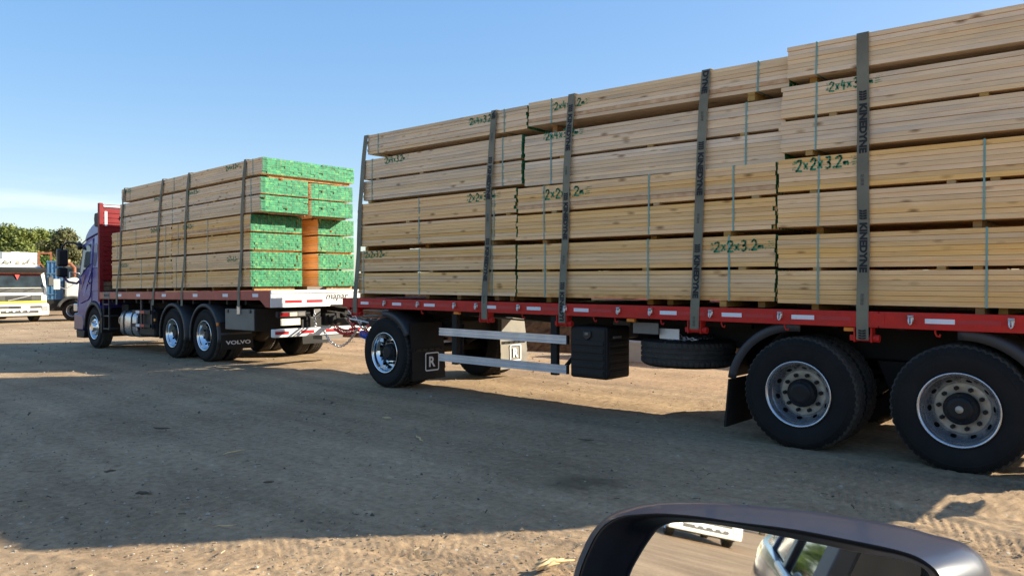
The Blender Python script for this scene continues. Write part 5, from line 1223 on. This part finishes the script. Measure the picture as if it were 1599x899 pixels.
# mirror plane: sends the view back along the car's flank
d0 = vray(1130, 850); az_in = HD + math.pi + R(0.4)
ref = Vector((math.cos(az_in) * math.cos(R(2.6)), math.sin(az_in) * math.cos(R(2.6)), -math.sin(R(2.6))))
NRM = (ref - d0).normalized(); P0 = Vector((0, 0, CH)) + vray(1215, 860) * .60
def onp(px, py, off):                                           # meets the mirror plane shifted along its normal
    r = vray(px, py); q = P0 + NRM * off; t = (q - Vector((0, 0, CH))).dot(NRM) / r.dot(NRM); return Vector((0, 0, CH)) + r * t
RIM = [(904,899),(918,860),(937,826),(965,807),(1000,802),(1040,801),(1096,806),(1150,814),(1244,826),(1337,844),(1394,856),(1430,867),(1453,881),(1468,897),(1480,925),(1488,980),(1488,1060),(1470,1120),(1400,1155),(1250,1168),(1050,1160),(950,1140),(905,1100),(893,1030),(894,960)]
SIL = [(900,899),(914,857),(934,822),(962,799),(998,789),(1040,785),(1100,785.5),(1150,789),(1244,798),(1340,813),(1405,825),(1452,838),(1497,850),(1530,873),(1547,905),(1558,970),(1555,1070),(1520,1150),(1420,1185),(1250,1198),(1050,1185),(945,1160),(898,1110),(888,1035),(889,962)]
GLS = [(980,899),(995,869),(1010,845),(1025,826),(1040,818),(1059,815),(1090,816),(1124,819),(1190,831),(1281,849),(1337,861),(1394,870),(1431,881),(1450,894),(1462,925),(1468,980),(1466,1060),(1448,1108),(1390,1130),(1250,1142),(1070,1136),(1000,1115),(976,1075),(966,1020),(968,950)]
def smooth_loop(L, k=3):
    n = len(L); out = []
    for i in range(n):
        p0, p1, p2, p3 = [Vector((*L[(i + j) % n], 0)) for j in (-1, 0, 1, 2)]
        for q in range(k):
            t = q / k; v = .5 * ((2*p1) + (p2-p0)*t + (2*p0-5*p1+4*p2-p3)*t*t + (3*p1-p0-3*p2+p3)*t**3); out.append((v.x, v.y))
    return out
RIM, SIL, GLS = smooth_loop(RIM), smooth_loop(SIL), smooth_loop(GLS)
rim = [onp(x, y, .028) for x, y in RIM]; sil = [onp(x, y, -.030) for x, y in SIL]; gls = [onp(x, y, 0) for x, y in GLS]
cen = sum(sil, Vector()) / len(sil)
def mix(A, B, t, off=0): return [a.lerp(b, t) + NRM * off for a, b in zip(A, B)]
def shrink(A, k, off): return [cen + (a - cen) * k + NRM * off for a in A]
m = MB(); m.loft([rim, mix(rim, sil, .30, .006), mix(rim, sil, .62, .006), mix(rim, sil, .88, .004), sil, shrink(sil, .985, -.022), shrink(sil, .93, -.05), shrink(sil, .80, -.08), shrink(sil, .55, -.105), shrink(sil, .2, -.115)], 0, False, True)
wm = m.build('wing_mirror', M['housing'], car)
gback = [g - NRM * .004 for g in gls]
m = MB(); m.loft([[a - NRM*.001 for a in rim], mix(rim, gls, .12, .003), mix(rim, gls, .5, .000), mix(rim, gls, .92, -.0), gls, gback], 0, False, False); m.build('mirror_bezel', M['gloss_black'], wm)
m = MB(); gm_ = [g - NRM*.002 for g in gls]; m.add(gm_, [tuple(range(len(gm_)))]); m.add([g - NRM*.006 for g in gls], [tuple(range(len(gls)))[::-1]]); m.build('mirror_glass', M['mirror'], wm)
# arm from the housing to the door
ia = onp(1500, 1080, -.05); m = MB(); q = Vector(cw(.42, .26, 1.13)); m.tube([ia, ia.lerp(q, .5) + Vector((0, 0, -.01)), q], [.05, .045, .06], 12); m.build('mirror_arm', M['gloss_black'], wm)
# flank: sections along the car
def flank(us, prof_f, nm, mat, parent=car, th=.03):
    loops = []
    for u in us:
        pr = prof_f(u); loops.append([cw(u, v, z) for v, z in pr] + [cw(u, v - th, z) for v, z in reversed(pr)])
    mm = MB(); mm.loft(loops, 0); o = mm.build(nm, M[mat], parent); e = o.modifiers.new('edges', 'EDGE_SPLIT'); e.split_angle = R(50); return o
BELT = lambda u: 1.18 + .03 * max(0, -u - .3)
def low(u):
    end = max(0, -u - 3.5); k = .10 * end + .25 * max(0, u - 1.6); b = BELT(u)
    return [(.20 - k, .42), (.245 - k, .55), (.25 - k, .68), (.235 - k, .74), (.275 - k, .84), (.285 - k, .93), (.272 - k, 1.04), (.245 - k, b - .05), (.225 - k, b)]
for nm, u0, u1 in (('front_wing', .95, 2.5), ('front_door', -1.20, .945), ('rear_door', -2.15, -1.205), ('rear_quarter', -4.2, -2.155)):
    n = 10; o = flank([u0 + (u1 - u0) * i / n for i in range(n + 1)], low, nm, 'carpaint')
    if nm.endswith('door'):
        hu = u0 + .22; mm = MB(); mm.tube([cw(hu - .1, .272, 1.0), cw(hu - .07, .315, 1.0), cw(hu + .07, .315, 1.0), cw(hu + .1, .272, 1.0)], .016, 8); mm.build('door_handle', M['carpaint'], o)
        mm = MB(); mm.tube([cw(u0 + .02, .228, BELT(u0) + .008), cw(u1 - .01, .228, BELT(u1) + .008)], .014, 8); mm.build('belt_moulding', M['steel'], o)
vv = lambda z: .225 - .34 * max(0, z - 1.18)
def pil(us, us2, nm, mat='gloss_black', z1=1.86):
    mm = MB(); b0, b1 = us; t0, t1 = us2
    a = [cw(b0, vv(1.2), 1.2), cw(b1, vv(1.2), 1.2), cw(t1, vv(z1), z1), cw(t0, vv(z1), z1)]; c = [Vector(x) - CV * .05 for x in a]
    mm.add(a + c, [(0, 1, 2, 3), (7, 6, 5, 4), (0, 4, 5, 1), (1, 5, 6, 2), (2, 6, 7, 3), (3, 7, 4, 0)]); return mm.build(nm, M[mat], car, bevel=.008)
pil((-1.36, -1.12), (-1.32, -1.12), 'door_pillar', 'greycab'); pil((-2.25, -2.13), (-2.2, -2.08), 'door_pillar'); pil((-3.4, -3.1), (-3.0, -2.7), 'rear_pillar', 'carpaint')
pil((1.02, 1.10), (.30, .38), 'windscreen_pillar', 'carpaint')
mm = MB(); mm.loft([[cw(u, v, z) for v, z in ((-.02 - k, 1.86), (-.08 - k, 1.92), (-.35, 1.96 - k), (-.35, 1.90 - k), (-.08 - k, 1.87), (-.05 - k, 1.84))] for u, k in ((.32, .0), (-.4, -.0), (-1.5, 0), (-2.9, .02))], 0); mm.build('roof', M['carpaint'], car)
for a, b, nm in ((-2.12, -1.37, 'rear_door_window'), (-3.08, -2.26, 'quarter_window')):
    mm = MB(); mm.add([cw(a, vv(1.2) - .015, 1.2), cw(b, vv(1.2) - .015, 1.2), cw(b, vv(1.86) - .015, 1.85), cw(a, vv(1.86) - .015, 1.85)], [(0, 1, 2, 3)]); mm.v += [tuple(Vector(p) - CV * .006) for p in mm.v]; mm.f += [(7, 6, 5, 4)]; mm.m += [0]; mm.sm += [False]; mm.build(nm, M['glass'], car)
for u in (-3.0,):
    w = bpy.data.objects.new('wheel', None); COL.objects.link(w); w.location = cw(u, .28, .40); w.rotation_euler = (0, 0, HD + math.pi); w.scale = (.76,) * 3; attach(w, car)
    inst('tyre', _wm['tyre'], w); inst('rim', _wm['rim_alloy'], w)
mm = MB(); arc = [[cw(-3.0 + rr_ * math.cos(a), v, .40 + rr_ * math.sin(a)) for rr_, v in ((.43, .24), (.43, .30), (.49, .295), (.49, .24))] for a in [math.pi * i / 14 for i in range(15)]]
mm.loft(arc, 0); mm.build('wheel_arch', M['gloss_black'], car)
mm = MB(); mm.box(0, 1, 0, 1, 0, 1); mm.v = [cw(-2.4 + 2.0 * x, -1.35 + 1.3 * y, .5 + .55 * z) for x, y, z in mm.v]; mm.build('rear_bench', M['interior'], car, bevel=.08)
mm = MB(); mm.box(0, 1, 0, 1, 0, 1); mm.v = [cw(-1.0 + .16 * x, -.52 + .5 * y, .6 + .95 * z) for x, y, z in mm.v]; mm.build('driver_seat', M['interior'], car, bevel=.05)
mm = MB(); mm.box(0, 1, 0, 1, 0, 1); mm.v = [cw(-2.9 + 5.4 * x, -1.5 + .03 * y, .45 + .8 * z) for x, y, z in mm.v]; mm.build('far_side', M['interior'], car)
mm = MB(); mm.box(0, 1, 0, 1, 0, 1); mm.v = [cw(-3.1 + 3.4 * x, -1.47 + .01 * y, 1.25 + .6 * z) for x, y, z in mm.v]; mm.build('far_window', M['interior'], car)
mm = MB(); mm.box(0, 1, 0, 1, 0, 1); mm.v = [cw(-1.30 + .04 * x, -.12 + .06 * y, .9 + .95 * z) for x, y, z in mm.v]; mm.build('seat_belt', M['greycab'], car)
mm = MB(); mm.box(0, 1, 0, 1, 0, 1); mm.v = [cw(-3.6 + 6 * x, -1.45 + 1.6 * y, .38 + .05 * z) for x, y, z in mm.v]; mm.build('floor_pan', M['interior'], car)
mm = MB(); mm.box(0, 1, 0, 1, 0, 1); mm.v = [cw(-3.2 + .05 * x, -1.4 + 1.4 * y, .45 + 1.4 * z) for x, y, z in mm.v]; mm.build('tailgate', M['interior'], car)
# the lorry that the wing mirror shows, parked behind the car
rv = vray(1100, 830); rf = rv - NRM * (2 * rv.dot(NRM)); ph = onp(1100, 830, 0); hd_ = Vector((rf.x, rf.y, 0)).normalized()
pl_ = ph + hd_ * 28; lo = white_lorry('white lorry parked behind the car, seen in the wing mirror', (pl_.x, pl_.y, float(gz(pl_.x))), math.atan2(hd_.y, hd_.x) - math.pi / 2 + R(-12))
for i, (k, dx, h, wd) in enumerate(((0, -6, 5.5, 3), (1, 4, 6, 3), (2, 11, 5.2, 3))):
    q = ph + hd_ * 60 + Vector((-hd_.y, hd_.x, 0)) * dx
    t_ = tree(('dull green tree behind the lorry in the mirror', 'tall green tree behind the car', 'green tree far behind the car at the yard edge')[i], 0, 1, h, wd, 2, 90 + i, 'trees behind the viewer'); t_.location = (q.x, q.y, 0)
